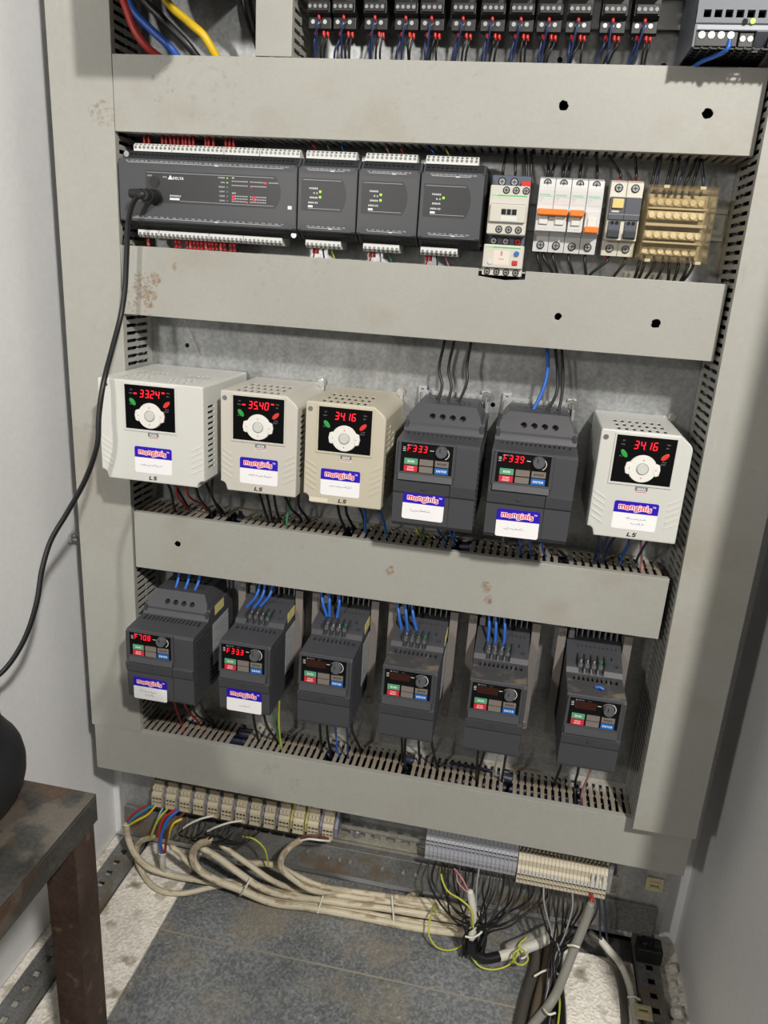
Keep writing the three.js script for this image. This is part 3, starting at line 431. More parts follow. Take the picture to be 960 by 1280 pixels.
// ---------------------------------------------------------------- programmable controller and its extension modules
const plcPrint = (W, H, L, main) => std(0xffffff, .45, 0, { map: canvasTex(main ? 1400 : 440, main ? 440 : 440, (g, w, h) => {
  g.fillStyle = '#43454a'; g.fillRect(0, 0, w, h); const k = w / W;
  g.fillStyle = '#2c2e32'; g.beginPath(); if (main) { g.moveTo(35 * k, 8 * k); g.lineTo(202 * k, 8 * k); g.quadraticCurveTo(216 * k, 30 * k, 202 * k, 51 * k); g.lineTo(35 * k, 51 * k); } else { g.moveTo(3 * k, 8 * k); g.lineTo(54 * k, 8 * k); g.quadraticCurveTo(66 * k, 30 * k, 54 * k, 51 * k); g.lineTo(3 * k, 51 * k); } g.fill();
  g.strokeStyle = '#b9bbbf'; g.lineWidth = 3; for (const y of [10.5, 47.5]) { g.beginPath(); g.moveTo((main ? (y > 20 ? 80 : 36) : y > 20 ? 12 : 5) * k, y * k); g.lineTo((main ? 200 : 53) * k, y * k); g.stroke(); }
  g.fillStyle = '#e4e5e8';
  if (main) {
    g.beginPath(); g.moveTo(64 * k, 19 * k); g.lineTo(67.5 * k, 13 * k); g.lineTo(71 * k, 19 * k); g.fill(); g.font = 'bold ' + 4.8 * k + 'px sans-serif'; g.fillText('DELTA', 70.5 * k, 19 * k);
    g.font = 'bold ' + 3.2 * k + 'px sans-serif'; g.fillText('DVP60ES2', 66 * k, 42 * k); g.fillRect(66 * k, 43.5 * k, 13 * k, 3 * k);
    ['POWER', 'RUN', 'ERROR', 'COM1', 'COM2', 'COM3'].forEach((t, i) => { g.font = 2.6 * k + 'px sans-serif'; g.textAlign = 'right'; g.fillText(t, 138 * k, (14.5 + i * 6) * k); g.textAlign = 'left'; g.fillStyle = i < 2 ? '#7ec52c' : '#66686c'; g.fillRect(140 * k, (12.6 + i * 6) * k, 2.4 * k, 2 * k); g.fillStyle = '#e4e5e8'; });
    g.font = 'bold ' + 2.6 * k + 'px sans-serif'; g.fillText('IN', 147 * k, 14 * k); g.fillText('OUT', 147 * k, 34 * k);
    const on = new Set(['0,18', '0,19', '1,10', '2,0', '2,1', '3,0', '3,1', '2,11', '2,12', '2,13', '3,12', '4,9']);
    for (let r = 0; r < 5; r++) for (let c = 0; c < (r === 0 ? 26 : 20); c++) { const x = 147 + c * 2.1 + (c > 9 ? 2.4 : 0) + (c > 19 ? 2.4 : 0), y = [16.5, 22, 36, 39.5, 43][r]; g.fillStyle = on.has(r + ',' + c) ? '#ff3a4c' : '#c8cace'; if (on.has(r + ',' + c)) g.fillRect(x * k, y * k, 1.7 * k, 2.6 * k); else g.fillRect(x * k, y * k, 1.1 * k, 1.5 * k); }
    g.fillStyle = '#e4e5e8'; g.fillRect(218 * k, 46 * k, 5 * k, 4.6 * k); g.font = 2.6 * k + 'px sans-serif'; g.fillText('STOP', 37 * k, 16 * k); g.fillText('RUN', 57.5 * k, 17 * k); g.fillText('COM1', 48 * k, 43 * k);
  } else {
    ['POWER', 'D→A', 'ERROR'].forEach((t, i) => { g.font = 'bold ' + 3.2 * k + 'px sans-serif'; g.textAlign = 'right'; g.fillText(t, 24 * k, (22.5 + i * 6) * k); }); g.textAlign = 'left';
    g.font = 'bold ' + 3.2 * k + 'px sans-serif'; g.fillText(L, 12 * k, 41 * k); g.fillRect(12 * k, 43.4 * k, 6 * k, 2.8 * k);
  }
}) });
const plcLabel = (W, n, seed, main) => std(0xffffff, .5, 0, { map: canvasTex(main ? 1400 : 440, 64, (g, w, h) => {
  g.fillStyle = '#43454a'; g.fillRect(0, 0, w, h); g.fillStyle = '#d4d6da'; const k = w / W, r = mulberry(seed); g.font = 3 * k + 'px sans-serif';
  for (let i = 0; i < n; i++) g.fillText((r() > .4 ? 'X' : 'Y') + Math.floor(r() * 40), (8 + i * (W - 14) / n) * k, 4.4 * k); g.fillRect(10 * k, 5.4 * k, (W - 24) * k, .6 * k); g.fillRect(W * .55 * k, 5 * k, 5 * k, 2 * k);
}) });
const plcProf = [[5, 2], [5, 91], [60, 91], [64, 90], [72, 81], [80, 80], [82, 78], [82, 11], [80, 9], [72, 8], [62, 1], [58, 0], [7, 0]];
function whiteStrip(parent, x0, n, y, up) {   // plug-in screw terminal strip
  const p = 5.5, w = n * p, t = mesh('terminal_strip', cut(prof(up ? [[34, y], [34, y + 9], [62, y + 9], [66, y + 6], [66, y]] : [[34, y], [34, y + 9], [66, y + 9], [66, y + 3], [62, y]], x0, x0 + w), Array.from({ length: n }, (_, i) => bx(2.6, 2, 14, x0 + p * (i + .5), y + (up ? 7.4 : 1.4), 64))), M.termWhite, parent);
  mesh('screw_head', Array.from({ length: n }, (_, i) => cyl(1.7, .5, 'z', x0 + p * (i + .5), y + 4.2, 66.1, 10)), std(0x77797b, .4, .3), t).userData.kind = 'stuff';
  return t;
}
function plc(label, x0, x1, main, L, strips) {
  const W = x1 - x0, g = thing(main ? 'controller' : 'extension_module', label, main ? 'controller' : 'module', [x0, 21, 2], main ? undefined : 'controller extension modules');
  mesh('housing', prof(plcProf, .3, W - .3, .6), M.plc, g);
  print(plcPrint(W, 62, L, main), W - 3, 60, W / 2, 44.5, 82.15, g, 'front_panel', 'printed dark front panel');
  print(plcLabel(W, Math.round(W / 7), x0 + 900, main), W - 6, 7, W / 2, 76.5, 82.3, g, 'terminal_print'); print(plcLabel(W, Math.round(W / 9), x0 + 990, main), W - 10, 7, W / 2, 13.5, 82.3, g, 'terminal_print');
  const n = Math.floor((W - 10) / 5.4);
  mesh('terminal_cover', [prof([[60, 91.5], [64, 91], [71.5, 82.6], [69, 82]], 3, W - 3, .3)], M.plcDark, g); mesh('terminal_cover', [prof([[58, -.4], [62, .4], [72, 7.6], [69, 8]], 3, W - 3, .3)], M.plcDark, g);
  mesh('cover_disc', Array.from({ length: n }, (_, i) => cyl(1.8, .6, 'y', 0, 0, 0, 10).rotateX(.72).translate(6 + i * 5.4, 87, 68.4)), M.blackPl, g).userData.kind = 'stuff';  // flat black discs on the sloping cover, no opening cut
  mesh('cover_disc', Array.from({ length: n }, (_, i) => cyl(1.8, .6, 'y', 0, 0, 0, 10).rotateX(2.3).translate(6 + i * 5.4, 4, 67.4)), M.blackPl, g).userData.kind = 'stuff';
  for (const [sx, n2, up] of strips) whiteStrip(g, sx - x0, n2, up ? 90.5 : -9, up);
  return g;
}
{
  const p = plc('long dark grey programmable controller with rows of red indicators', -517, -289.5, true, '', [[-504, 9, 1], [-453.5, 12, 1], [-386.5, 8, 1], [-341.5, 9, 1], [-502, 5, 0], [-473.5, 12, 0], [-406.5, 8, 0], [-361.5, 9, 0]]);
  mesh('screw', [cyl(3.4, 1.6, 'z', 6, 86, 71, 14)], M.steel, p); mesh('screw', [cyl(3.4, 1.6, 'z', 221, 4, 69, 14)], M.steel, p);
  mesh('mode_switch', [cyl(6.5, .8, 'z', 47.5, 55, 82.6, 24), cyl(4.6, 1.2, 'z', 47.5, 55, 82.8, 20)], M.blackPl, p);
  mesh('port_socket', [cyl(9.5, 2, 'z', 47, 38, 83, 24)], M.blackPl, p);
  const cfg = [[-288.5, -217, 'dark grey extension module next to the long controller', [[-284, 11, 1], [-282, 8, 0]], 2], [-216, -144, 'dark grey extension module in the middle of the three', [[-212, 11, 1], [-210, 8, 0]], 2], [-143, -70.5, 'dark grey extension module beside the contactor', [[-141, 11, 1], [-140, 8, 0]], 1]];
  for (const [a, b, l, st, k] of cfg) { const m = plc(l, a, b, false, '04DA-E2', st); for (let i = 0; i < k; i++) mesh('indicator', bx(2.6, 2.4, .4, 27.5, 53.3 - i * 6, 82.5), M.ledGreen, m); mesh('shelf_clip', b2(68, 74, 4, 84, 20, 60), M.blackPl, m); }
  // plug and lead
  const L = wire('controller_lead', 'black programming lead hanging from the controller down to the lower left', 'cable', M.wBlack, 3.3, [[-470, 59, 100], [-482, 60, 106], [-474,61,108], [-484,53,108], [-494,30,106], [-499,-12,105], [-502,-55,108], [-505,-84,115], [-504,-121,140], [-501,-161,170], [-503,-198,180], [-504,-232,185], [-519,-276,190], [-541,-320,200], [-557,-355,215], [-562,-389,230], [-563,-429,245], [-572,-472,262], [-587,-504,280], [-605,-524,300], [-656,-594,330]], undefined, scene, 10);
  const o = V(-470, 59, 100), plug = mesh('plug', [cyl(8.4, 20, 'z', 0, 0, -6, 24, 8), cyl(7.4, 8, 'z', 0, 0, 8, 24, 5.4), new THREE.SphereGeometry(6, 14, 10).translate(-3, 0, 10)], M.blackPl, L); plug.position.set(0, 0, 0);
  const sl = mesh('strain_relief', [cyl(5, 16, 'x', -12, 1, 7, 16, 6.2)], M.blackPl, L);
}
// ferrules and wires at the controller terminals
{
  const top = [[-498,125,62], [-492,125,62], [-474,125,62], [-469,125,62], [-463,125,62], [-458,125,62], [-453,125,62], [-447,125,62], [-443,125,62], [-438,125,62], [-433,124,62], [-417,124,62], [-413,124,62], [-407,124,62], [-391,124,62], [-386,123,62], [-381,123,62]];
  top.forEach((p, i) => { const w = wire('controller_wire', 'navy wire with red sleeve, ' + ord(i, top.length) + ' of those above the long controller', 'wire', M.wNavy, 1.1, [[p[0], 122, 50], [p[0] + 1, 128, 52], [p[0] + 3 * Math.sin(i), 134, 48], [p[0] + 5 * Math.sin(i * 2), 142, 40]], 'wires above the controller'); const f = mesh('sleeve', cyl(2.1, 12, 'y', 0, 5, 1, 10), M.red, w, 'red ferrule sleeve'); });
  const bot = [[-497,9,62], [-459,7,62], [-454,6,62], [-444,7,62], [-439,6,62], [-434,6,62], [-429,6,62], [-424,6,62], [-418,6,62], [-413,6,62], [-409,6,62], [-404,6,62], [-398,6,62], [-393,6,62], [-385,5,62], [-380,6,62]];
  bot.forEach((p, i) => { const w = wire('controller_wire', 'wire with red sleeve, ' + ord(i, bot.length) + ' of those below the long controller', 'wire', i % 4 === 0 ? M.wPink : M.wNavy, 1.1, [[p[0], 11, 50], [p[0], 5, 53], [p[0] + 2 * Math.sin(i), -1, 48], [p[0] + 3 * Math.sin(i * 2), -12, 40]], 'wires below the controller'); mesh('sleeve', cyl(2.1, 10, 'y', 0, -4, 1.2, 10), M.red, w, 'red ferrule sleeve'); });
  const mods = [['next to the long controller', -284, [M.wRed, M.wGreen, M.wBlue]], ['in the middle of the three modules', -212, [M.wGreen, M.wPink, M.wRed]], ['beside the contactor', -141, [M.wBlue, M.wYG, M.wNavy]]];
  const cn = new Map([[M.wRed, 'red'], [M.wGreen, 'green'], [M.wBlue, 'blue'], [M.wPink, 'pink'], [M.wYG, 'yellow-green'], [M.wNavy, 'navy'], [M.wGrey, 'grey']]);
  for (const [t, x, cols] of mods) cols.forEach((m, i) => wire('signal_wire', 'thin ' + cn.get(m) + ' wire above the module ' + t, 'wire', m, .9, [[x + 8 + i * 17, 121, 48], [x + 5 + i * 17, 126, 52], [x + i * 19, 131, 50], [x - 3 + i * 20, 142, 40]], 'signal wires above the modules'));
  const low = [['next to the long controller', -282, [M.wRed, M.wNavy, M.wYG]], ['in the middle of the three modules', -210, [M.wRed, M.wGrey, M.wGreen]], ['beside the contactor', -140, [M.wRed, M.wNavy, M.wPink]]];
  for (const [t, x, cols] of low) cols.forEach((m, i) => { const w = wire('signal_wire', 'thin ' + cn.get(m) + ' wire below the module ' + t, 'wire', m, 1, [[x + 6 + i * 11, 12, 50], [x + 7 + i * 12, 6, 53], [x + 5 + i * 14, 0, 50], [x + i * 16, -12, 40]], 'signal wires below the modules'); if (i === 0) { mesh('sleeve', cyl(2, 8, 'y', 0, -2.5, .6, 10), M.red, w); mesh('sleeve', cyl(2, 8, 'y', 4.4, -2.5, .6, 10), M.red, w); } });
}
// ---------------------------------------------------------------- contactor, overload relay, breakers, residual current breaker, distribution block
const greenPrint = (w, h, draw) => std(0xffffff, .45, 0, { map: canvasTex(w, h, draw) });
const screwG = (x, y, z, r = 3.2) => [cyl(r, .8, 'z', x, y, z, 16)];
function screw(parent, x, y, z, r = 3.4, m = M.steel) { const q = mesh('terminal_screw', [cyl(r, 1.2, 'z', x, y, z + .3, 18)], m, parent); mesh('slot', [bx(r * 1.5, .8, .3, x, y, z + 1), bx(.8, r * 1.5, .3, x, y, z + 1)], M.dark, q); mesh('well', new THREE.TorusGeometry(r + .5, .7, 6, 18).translate(x, y, z + .3), M.dark, q); return q; }
{
  const g = thing('contactor', 'white three pole contactor with a dark top beside the modules', 'contactor', [-64.5, 30, 2]);
  mesh('base', rb(0, 45, -2, 74, 5, 56, 1.5), std(0x4d5666, .5), g); mesh('front_cover', [rb(1, 45, 9, 61, 50, 80, 1.4), rb(3, 43, 22, 41, 76, 84, 1.2)], M.cream, g);
  for (let k = 0; k < 2; k++) screw(g, 12 + k * 14, 67, 56); mesh('coil_terminal', rb(34, 45, 62, 68, 55, 62, 1), M.red, g, 'red terminal cap');
  for (let k = 0; k < 3; k++) { screw(g, 19 + k * 11, 56, 80, 2.8); screw(g, 15 + k * 11, 14.5, 80, 2.8); screw(g, 9 + k * 14, 2.5, 56, 3.2, k === 2 ? M.red : M.steel); }
  mesh('window', b2(16, 33, 30, 36, 83.8, 84.4), M.dark, g); mesh('window_bar', [b2(21, 22.4, 30, 36, 84.2, 84.8), b2(26.5, 28, 30, 36, 84.2, 84.8)], M.grey, g);
  print(greenPrint(176, 16, (c, w, h) => { c.fillStyle = '#d4cfc0'; c.fillRect(0, 0, w, h); c.fillStyle = '#57b377'; c.fillRect(30, 5, w - 30, 7); c.font = 'bold 14px sans-serif'; c.fillText('Schneider', 0, 13); }), 40, 3.6, 23, 50.4, 80.2, g, 'maker_print');
  mesh('plate', b2(16, 34, 23.5, 28.6, 83.9, 84.3), M.white, g); mesh('plate_line', b2(3, 43, 41.5, 42, 79.6, 80.2), M.grey, g);
  const o = thing('overload_relay', 'white overload relay with blue and red buttons hung under the contactor', 'relay', [-64.5, -6, 2]);
  mesh('base', rb(0, 45, 6, 33.5, 8, 56, 1.2), std(0x2c3038, .5), o); mesh('front_cover', [rb(0, 46, 8.5, 34, 50, 81, 1.2), rb(0, 46, 0, 8.6, 40, 76, 1)], M.cream, o);
  mesh('reset_button', [cyl(3, 2, 'z', 38, 25, 81.6, 14)], M.btnBlue, o, 'blue button'); mesh('stop_button', [rb(34, 40, 12.4, 17.6, 80, 83, .8)], M.red, o, 'red button'); mesh('test_knob', [cyl(3, 1.6, 'z', 9, 15, 81.5, 14)], M.white2, o);
  for (let k = 0; k < 4; k++) screw(o, 6 + k * 11, 4, 76, 2.6);
  print(greenPrint(176, 16, (c, w, h) => { c.fillStyle = '#d4cfc0'; c.fillRect(0, 0, w, h); c.fillStyle = '#57b377'; c.fillRect(40, 5, w - 40, 7); c.font = 'bold 14px sans-serif'; c.fillText('Schneider', 0, 13); }), 40, 3.6, 22, 31, 81.2, o, 'maker_print'); mesh('plate', b2(12, 30, 12, 28, 80.9, 81.25), std(0xd9cfc6, .5), o); mesh('mark', [b2(20, 22, 22, 27, 81.2, 81.4), b2(18, 24, 18, 18.8, 81.2, 81.4)], M.wPink, o);
}
const mcbPrint = greenPrint(160, 120, (c, w, h) => { c.fillStyle = '#c6c7c8'; c.fillRect(0, 0, w, h); c.fillStyle = '#4fae74'; c.font = 'bold 26px sans-serif'; c.fillText('Schneider', 8, 30); c.fillRect(8, 36, w - 16, 4); c.fillStyle = '#8e9094'; c.font = '18px sans-serif'; c.fillText('C60N', 10, 66); c.fillText('C16', 10, 92); });
function mcb(label, x0, poles, on) {
  const w = 18 * poles, g = thing('circuit_breaker', label, 'breaker', [x0, 24, 2], 'miniature circuit breakers'), m = std(0xc9caca, .45);
  for (let k = 0; k < poles; k++) mesh('case', prof([[8, 0], [8, 81], [46, 81], [58, 78], [60, 70], [62, 66], [62, 22], [54, 19], [50, 17], [47, 0]], 18 * k + .15, 18 * k + 17.85, .7), m, g);
  mesh('nose', rb(.8, w - .8, 22, 45, 60, 67, .8), m, g);
  for (let k = 0; k < poles; k++) { const c = 9 + 18 * k; screw(g, c, 73.5, 58.5); screw(g, c, 7.5, 48.6); mesh('toggle_slot', b2(c - 5.5, c + 5.5, 25, 42, 66.6, 67.3), M.white2, g); print(mcbPrint, 16, 12, c, 57, 62.3, g, 'maker_print'); }
  const hy = on ? 42 : 25.5; mesh('handle', rb(1.2, w - 1.2, hy - 3.4, hy + 3.4, 66, 77, 1.4), M.orange, g, 'orange toggle bar'); for (let k = 0; k < poles; k++) mesh('toggle', rb(9 + 18 * k - 5, 9 + 18 * k + 5, on ? 29 : 28, on ? 40 : 38, 66, 69.5, 1), M.white, g);
  return g;
}
mcb('two pole circuit breaker with a long orange bar up, beside the contactor', -10, 2, true); mcb('single pole circuit breaker with its orange toggle up', 26.1, 1, true); mcb('single pole circuit breaker with its orange toggle down', 44.2, 1, false);
{
  const g = thing('residual_current_breaker', 'cream two module breaker with dark toggles and a yellow test button', 'breaker', [69, 24, 2]), m = std(0xcdc9bd, .5), dk = std(0x4b4f59, .5);
  for (let k = 0; k < 2; k++) mesh('case', prof([[8, 0], [8, 81], [46, 81], [56, 78], [57, 63], [57, 18], [50, 16], [47, 0]], 18 * k + .15, 18 * k + 17.85, .7), m, g);
  for (let k = 0; k < 2; k++) mesh('dark_front', [rb(1 + 17 * k, 18 + 17 * k, 38, 62, 56, 66, .8)], dk, g); mesh('toggle_frame', [rb(.6, 35.4, 16.5, 39, 56, 63, .8)], m, g);
  for (let k = 0; k < 2; k++) { const c = 9 + 18 * k; screw(g, c, 72, 57); screw(g, c, 8, 48.4); const t = mesh('toggle', [rb(c - 6.8, c + 6.8, 18.5, 37, 62, 65, .8)], dk, g); mesh('rocker', [rb(c - 6.4, c + 6.4, 19, 27.4, 64, 70, 1)], std(0x30343c, .4), t); mesh('grip', [cyl(2, 1, 'z', c - 2.5, 35, 65, 12), cyl(2, 1, 'z', c + 2.5, 35, 65, 12)], M.dark, t); }
  mesh('test_button', [rb(3.5, 16, 50, 60, 65, 68.4, 1)], std(0xd6c079, .5), g, 'yellow test button'); mesh('mark', b2(4, 12, 46, 47.6, 65.9, 66.3), M.white2, g); mesh('band', b2(1, 35, 43.4, 44.2, 66, 66.4), M.grey, g);
}
{
  const g = thing('distribution_block', 'terminal distribution block under a transparent yellowed cover', 'terminal block', [110, 22, 2]);
  mesh('base', [b2(1, 71, 2, 73, 6, 22)], std(0xc6beA6, .6), g);
  for (const [y, z] of [[64, 30], [49, 44], [28, 44], [11, 30]]) { const b = mesh('brass_bar', rb(4, 68, y - 4.5, y + 4.5, z - 12, z, 1), M.brass, g); for (let k = 0; k < 7; k++) mesh('screw', [cyl(3.3, 3, 'z', 9 + k * 9, y, z + 1, 14), bx(5, .8, .3, 9 + k * 9, y, z + 2.6)], M.brassScrew, b); }
  mesh('divider', [b2(3, 69, 37, 40, 20, 52), b2(3, 69, 55.5, 57.5, 20, 44), b2(3, 69, 19, 21, 20, 44)], M.beige, g);
  const s = 72, c = mesh('cover', [b2(0, s, 0, 76, 71.4, 73), b2(0, 1.5, 0, 76, 10, 71.4), b2(s - 1.5, s, 0, 76, 10, 71.4), b2(1.5, s - 1.5, 0, 1.5, 10, 71.4), b2(1.5, s - 1.5, 74.5, 76, 10, 71.4)], M.amber, g, 'transparent yellowed cover');
  mesh('cover_rim', [b2(-1, s + 1, -1.6, 0, 40, 73), b2(-1, s + 1, 76, 77.6, 40, 73)], M.amber, c); for (const [x, y] of [[6, -1], [60, -1], [14, 76], [52, 76]]) mesh('cover_clip', b2(x, x + 6, y - 1.4, y + 1.8, 60, 73.4), M.tieMount, c);
}
// supply wires from the ducts into the breakers
{
  const up = [[-53, 103, 58, -52], [-39, 103, 58, -43], [-26, 98, 60, -31], [-21, 98, 60, -24], [-2, 104, 50, -6], [3, 104, 50, 6], [15, 104, 50, 16], [20, 104, 50, 24], [34, 104, 50, 34], [53, 104, 50, 49], [79, 104, 50, 62], [96, 104, 50, 92]];
  up.forEach(([x, y, z, x2], i) => { const w = wire('supply_wire', 'black wire, ' + ord(i, up.length) + ' of those above the contactor and breakers', 'wire', M.wBlack, 1.7, [[x, y - 1, z - 6], [x, y + 6, z - 4], [(x + x2) / 2, 122, z - 8], [x2, 133, 44], [x2, 142, 40]], 'wires above the breakers'); if (i > 9) mesh('sleeve', cyl(2.2, 6, 'y', 0, 3, .5, 8), M.red, w); });
  const dn = [[-3, 4], [4, 17], [15, 23], [33, 41], [52, 56], [78, 60], [98, 88]];
  dn.forEach(([x, x2], i) => { const w = wire('supply_wire', 'black wire, ' + ord(i, dn.length) + ' of those below the breakers', 'wire', M.wBlack, 1.7, [[x, 25, 42], [x, 19, 46], [(x + x2) / 2, 10, 46], [x2, 0, 42], [x2, -14, 38]], 'wires below the breakers'); if (i > 4) mesh('sleeve', cyl(2.3, 5, 'y', 0, -2, .6, 8), M.red, w); });
  const tb = [[114, 116], [119, 120], [130, 133], [138, 140], [143, 149], [150, 158], [158, 162], [170, 163]];
  tb.forEach(([x, x2], i) => wire('supply_wire', (i % 3 === 1 ? 'navy' : 'black') + ' wire, ' + ord(i, tb.length) + ' of those above the distribution block', 'wire', i % 3 === 1 ? M.wNavy : M.wBlack, 1.8, [[x, 95, 34], [x, 103, 44], [(x + x2) / 2, 118, 44], [x2, 132, 42], [x2, 142, 38]], 'wires above the distribution block'));
  const tl = [[114, 112], [120, 117], [131, 124], [141, 137], [148, 150], [158, 156], [168, 164], [174, 166]];
  tl.forEach(([x, x2], i) => wire('supply_wire', 'black wire, ' + ord(i, tl.length) + ' of those below the distribution block', 'wire', M.wBlack, 1.8, [[x, 26, 34], [x, 18, 44], [(x + x2) / 2, 8, 44], [x2, 0, 40], [x2, -14, 36]], 'wires below the distribution block'));
}

// ---------------------------------------------------------------- relay sockets, power supply, heavy cables at the top
{
  const lefts = [-290, -261, -225, -190, -161, -126, -94, -63, -33, -2, 34, 67], n = lefts.length;
  const make = () => {
    const g = thing('relay_socket', '', 'relay socket', [0, 0, 0], 'relay sockets in the top row');
    mesh('socket_body', prof([[9, 26], [9, 96], [50, 96], [50, 34], [62, 34], [62, 17], [54, 14], [54, 3], [50, 1], [40, 4], [28, 14], [18, 24]], .3, 26.7, .6), M.blackPl, g);
    mesh('terminal_tier', [rb(2, 25, 17.5, 27, 60, 65, 1)], M.blackPl, g);
    for (let k = 0; k < 4; k++) mesh('terminal_screw', [cyl(2, 1.2, 'z', 4.6 + k * 6, 22, 65.2, 12)], M.grey, g);
    for (let k = 0; k < 3; k++) mesh('terminal_screw', [cyl(2.3, 1.2, 'z', 5.5 + k * 7, 9.5, 54.3, 12)], M.steel, g);
    mesh('rail_clip', [rb(3, 13, 0, 7, 34, 47, 2)], std(0x24485f, .5), g, 'blue rail clip');
    for (const [x, y, z] of [[8, -1, 49], [17, -1, 49], [21.5, -1, 48], [13, 14, 57]]) mesh('ferrule', cyl(1.9, 7, 'y', x, y, z, 10), M.red, g, 'red ferrule');
    mesh('relay', rb(1, 26, 36, 70, 50, 82, 1.2), M.blackPl, g);
    return g;
  };
  const p = make();
  lefts.forEach((x, i) => {
    const label = 'black relay socket with red ferrules, ' + ord(i, n) + ' in the top row'; if (i) dup(p, label, [x, 246, 0]); else { p.position.copy(V(x, 246, 0)); p.userData.label = label; }
    const r = mulberry(900 + i);
    [[8, 245, 49], [17, 245, 49], [21.5, 245, 48], [13, 258, 58]].forEach(([dx, y, z], k) => { const e = x + dx - 9 + r() * 10; wire('relay_wire', (k === 1 || k === 2 ? 'black' : 'dark blue') + ' wire ' + ['first', 'second', 'third', 'topmost'][k] + ' from left under the ' + ord(i, n) + ' relay socket', 'wire', k === 1 || k === 2 ? M.wBlack : M.wBlueD, 1.25, [[x + dx, y, z], [x + dx - 1, y - 8, z + 3], [(x + dx + e) / 2 - 1, 228, 46 + r() * 8], [e, 214, 42], [e, 200, 38]], 'wires under the relay sockets'); });
  });
}
{
  const g = thing('power_supply', 'slate grey power supply with a green lamp at the top right', 'power supply', [122, 220, 6]), sl = M.slate;
  mesh('housing', [b2(0, 92, 0, 130, 4, 8), b2(0, 2, 0, 130, 8, 118), b2(90, 92, 0, 130, 8, 118), b2(2, 90, 32, 130, 112, 118), b2(2, 90, 128, 130, 8, 112)], sl, g);
  mesh('brow', cut(prof([[112, 19.5], [112, 33], [119, 33], [119, 20.5], [118, 19.5]], 0, 92), Array.from({ length: 8 }, (_, k) => b2(6 + k * 10, 13 + k * 10, 25, 31.6, 108, 125))), sl, g); mesh('light_strip', rb(1, 70, 14.6, 20, 106, 117.5, 1), M.slate2, g);
  mesh('inner_block', b2(2, 90, 3, 30, 8, 104), M.dark, g); mesh('terminal_block', [rb(2, 42, 1, 14.6, 90, 115, 1)], M.black, g);
  for (let k = 0; k < 4; k++) mesh('terminal_screw', cyl(3.3, 1, 'z', 8 + k * 9, 11, 115.2, 16), M.silver, g);
  const pl = mesh('signal_plug', rb(43, 57, 1, 14.4, 90, 114, 1), M.black, g); for (let k = 0; k < 2; k++) mesh('terminal_screw', cyl(2.6, .8, 'z', 46.6 + k * 7, 8.4, 114.3, 14), M.padWhite, pl);
  mesh('cheek', [prof([[100, 1], [117, 14], [117, 20], [100, 20]], 58, 70, .4)], M.slate, g); mesh('output_block', rb(70, 92, 1, 19, 90, 114, 1), M.black, g); for (let k = 0; k < 2; k++) mesh('terminal_screw', cyl(3.6, 1, 'z', 77 + k * 10, 15.4, 114.3, 16), M.silver, g);
  mesh('lamp', [cyl(2.4, 1.4, 'z', 52, 22, 119.4, 14)], M.ledGreen, g, 'lit green lamp'); mesh('adjust_hole', [cyl(2.6, .6, 'z', 45, 21.8, 119.1, 14)], M.dark, g);
  // perforated underside: crossing bars
  const bars = []; for (let k = 0; k < 12; k++) bars.push(b2(1 + k * 8, 3 + k * 8, -.6, .8, 8, 116)); for (let k = 0; k < 12; k++) bars.push(b2(0, 92, -.6, .8, 8 + k * 9.4, 10 + k * 9.4)); mesh('bottom_grille', bars, M.blackPl, g, 'black grille underneath');
  wire('supply_output_wire', 'bright blue wire leaving the power supply terminal', 'wire', M.wBlue, 2.2, [[157, 226, 121], [156, 219, 122], [148, 216, 108], [138, 215, 88], [131, 211, 62], [129, 198, 45]]);
  for (let k = 0; k < 3; k++) wire('supply_output_wire', 'black wire under the right side of the power supply, ' + ord(k, 3), 'wire', M.wBlack, 2.2, [[196 + k * 6, 224, 116], [197 + k * 5, 218, 108], [198 + k * 3, 215, 80], [198 + k * 2, 198, 45]], 'output wires of the power supply');
}
{
  const cs = [['thick red cable at the top left corner', M.redW, [-513,280,70], [-506,263,70], [-496,239,68], [-483,223,62], [-473,216,55]], ['thick blue cable beside the red one at the top left', std(0x2552a8, .42), [-507,280,66], [-500,262,66], [-478,242,62], [-459,227,58], [-449,214,50]], ['thick black cable between the blue and yellow ones at the top left', M.wBlack, [-496,284,64], [-484,270,64], [-461,251,60], [-437,230,56], [-425,215,48]], ['thick yellow cable at the top left', std(0xd9b414, .42), [-465,283,66], [-452,266,66], [-430,250,62], [-415,239,60], [-407,227,56], [-399,212,48]]];
  cs.forEach(([l, m, ...pts]) => { const a = pts[0], o = [a[0] - 8, a[1] + 60, a[2] + 25]; wire('power_cable', l, 'cable', m, 4.7, [o, ...pts], 'thick power cables', scene, 12); });
  [[305, 330], [311, 336]].forEach(([a, b], i) => wire('slim_cable', i ? 'slim black cable nearest the narrow duct at the top' : 'slim black cable crossing the plate left of the narrow duct at the top', 'cable', M.wBlack, 2.3, i ? [[-374,303,20], [-373,286,20], [-367,261,22], [-360,227,22]] : [[-385,304,16], [-384,287,16], [-377,266,18], [-368,244,18], [-360,224,18]]));
  // moulded case breaker above the frame: feeds the thick cables, shades the corner
  const g = thing('main_breaker', 'dark main breaker above the thick cables, just out of view', 'breaker', [-435, 305, 0]);
  mesh('case', [rb(-65, 65, 0, 150, 4, 150, 3), rb(-48, 50, 20, 110, 148, 180, 2)], M.blackPl, g); mesh('added_shade_block', [rb(-46, 50, -54, 40, 165, 200, 3)], M.blackPl, g); mesh('handle', rb(-10, 10, 66, 90, 178, 206, 2), M.red, g);  // low front block is added out of view to cast the corner shadow
}
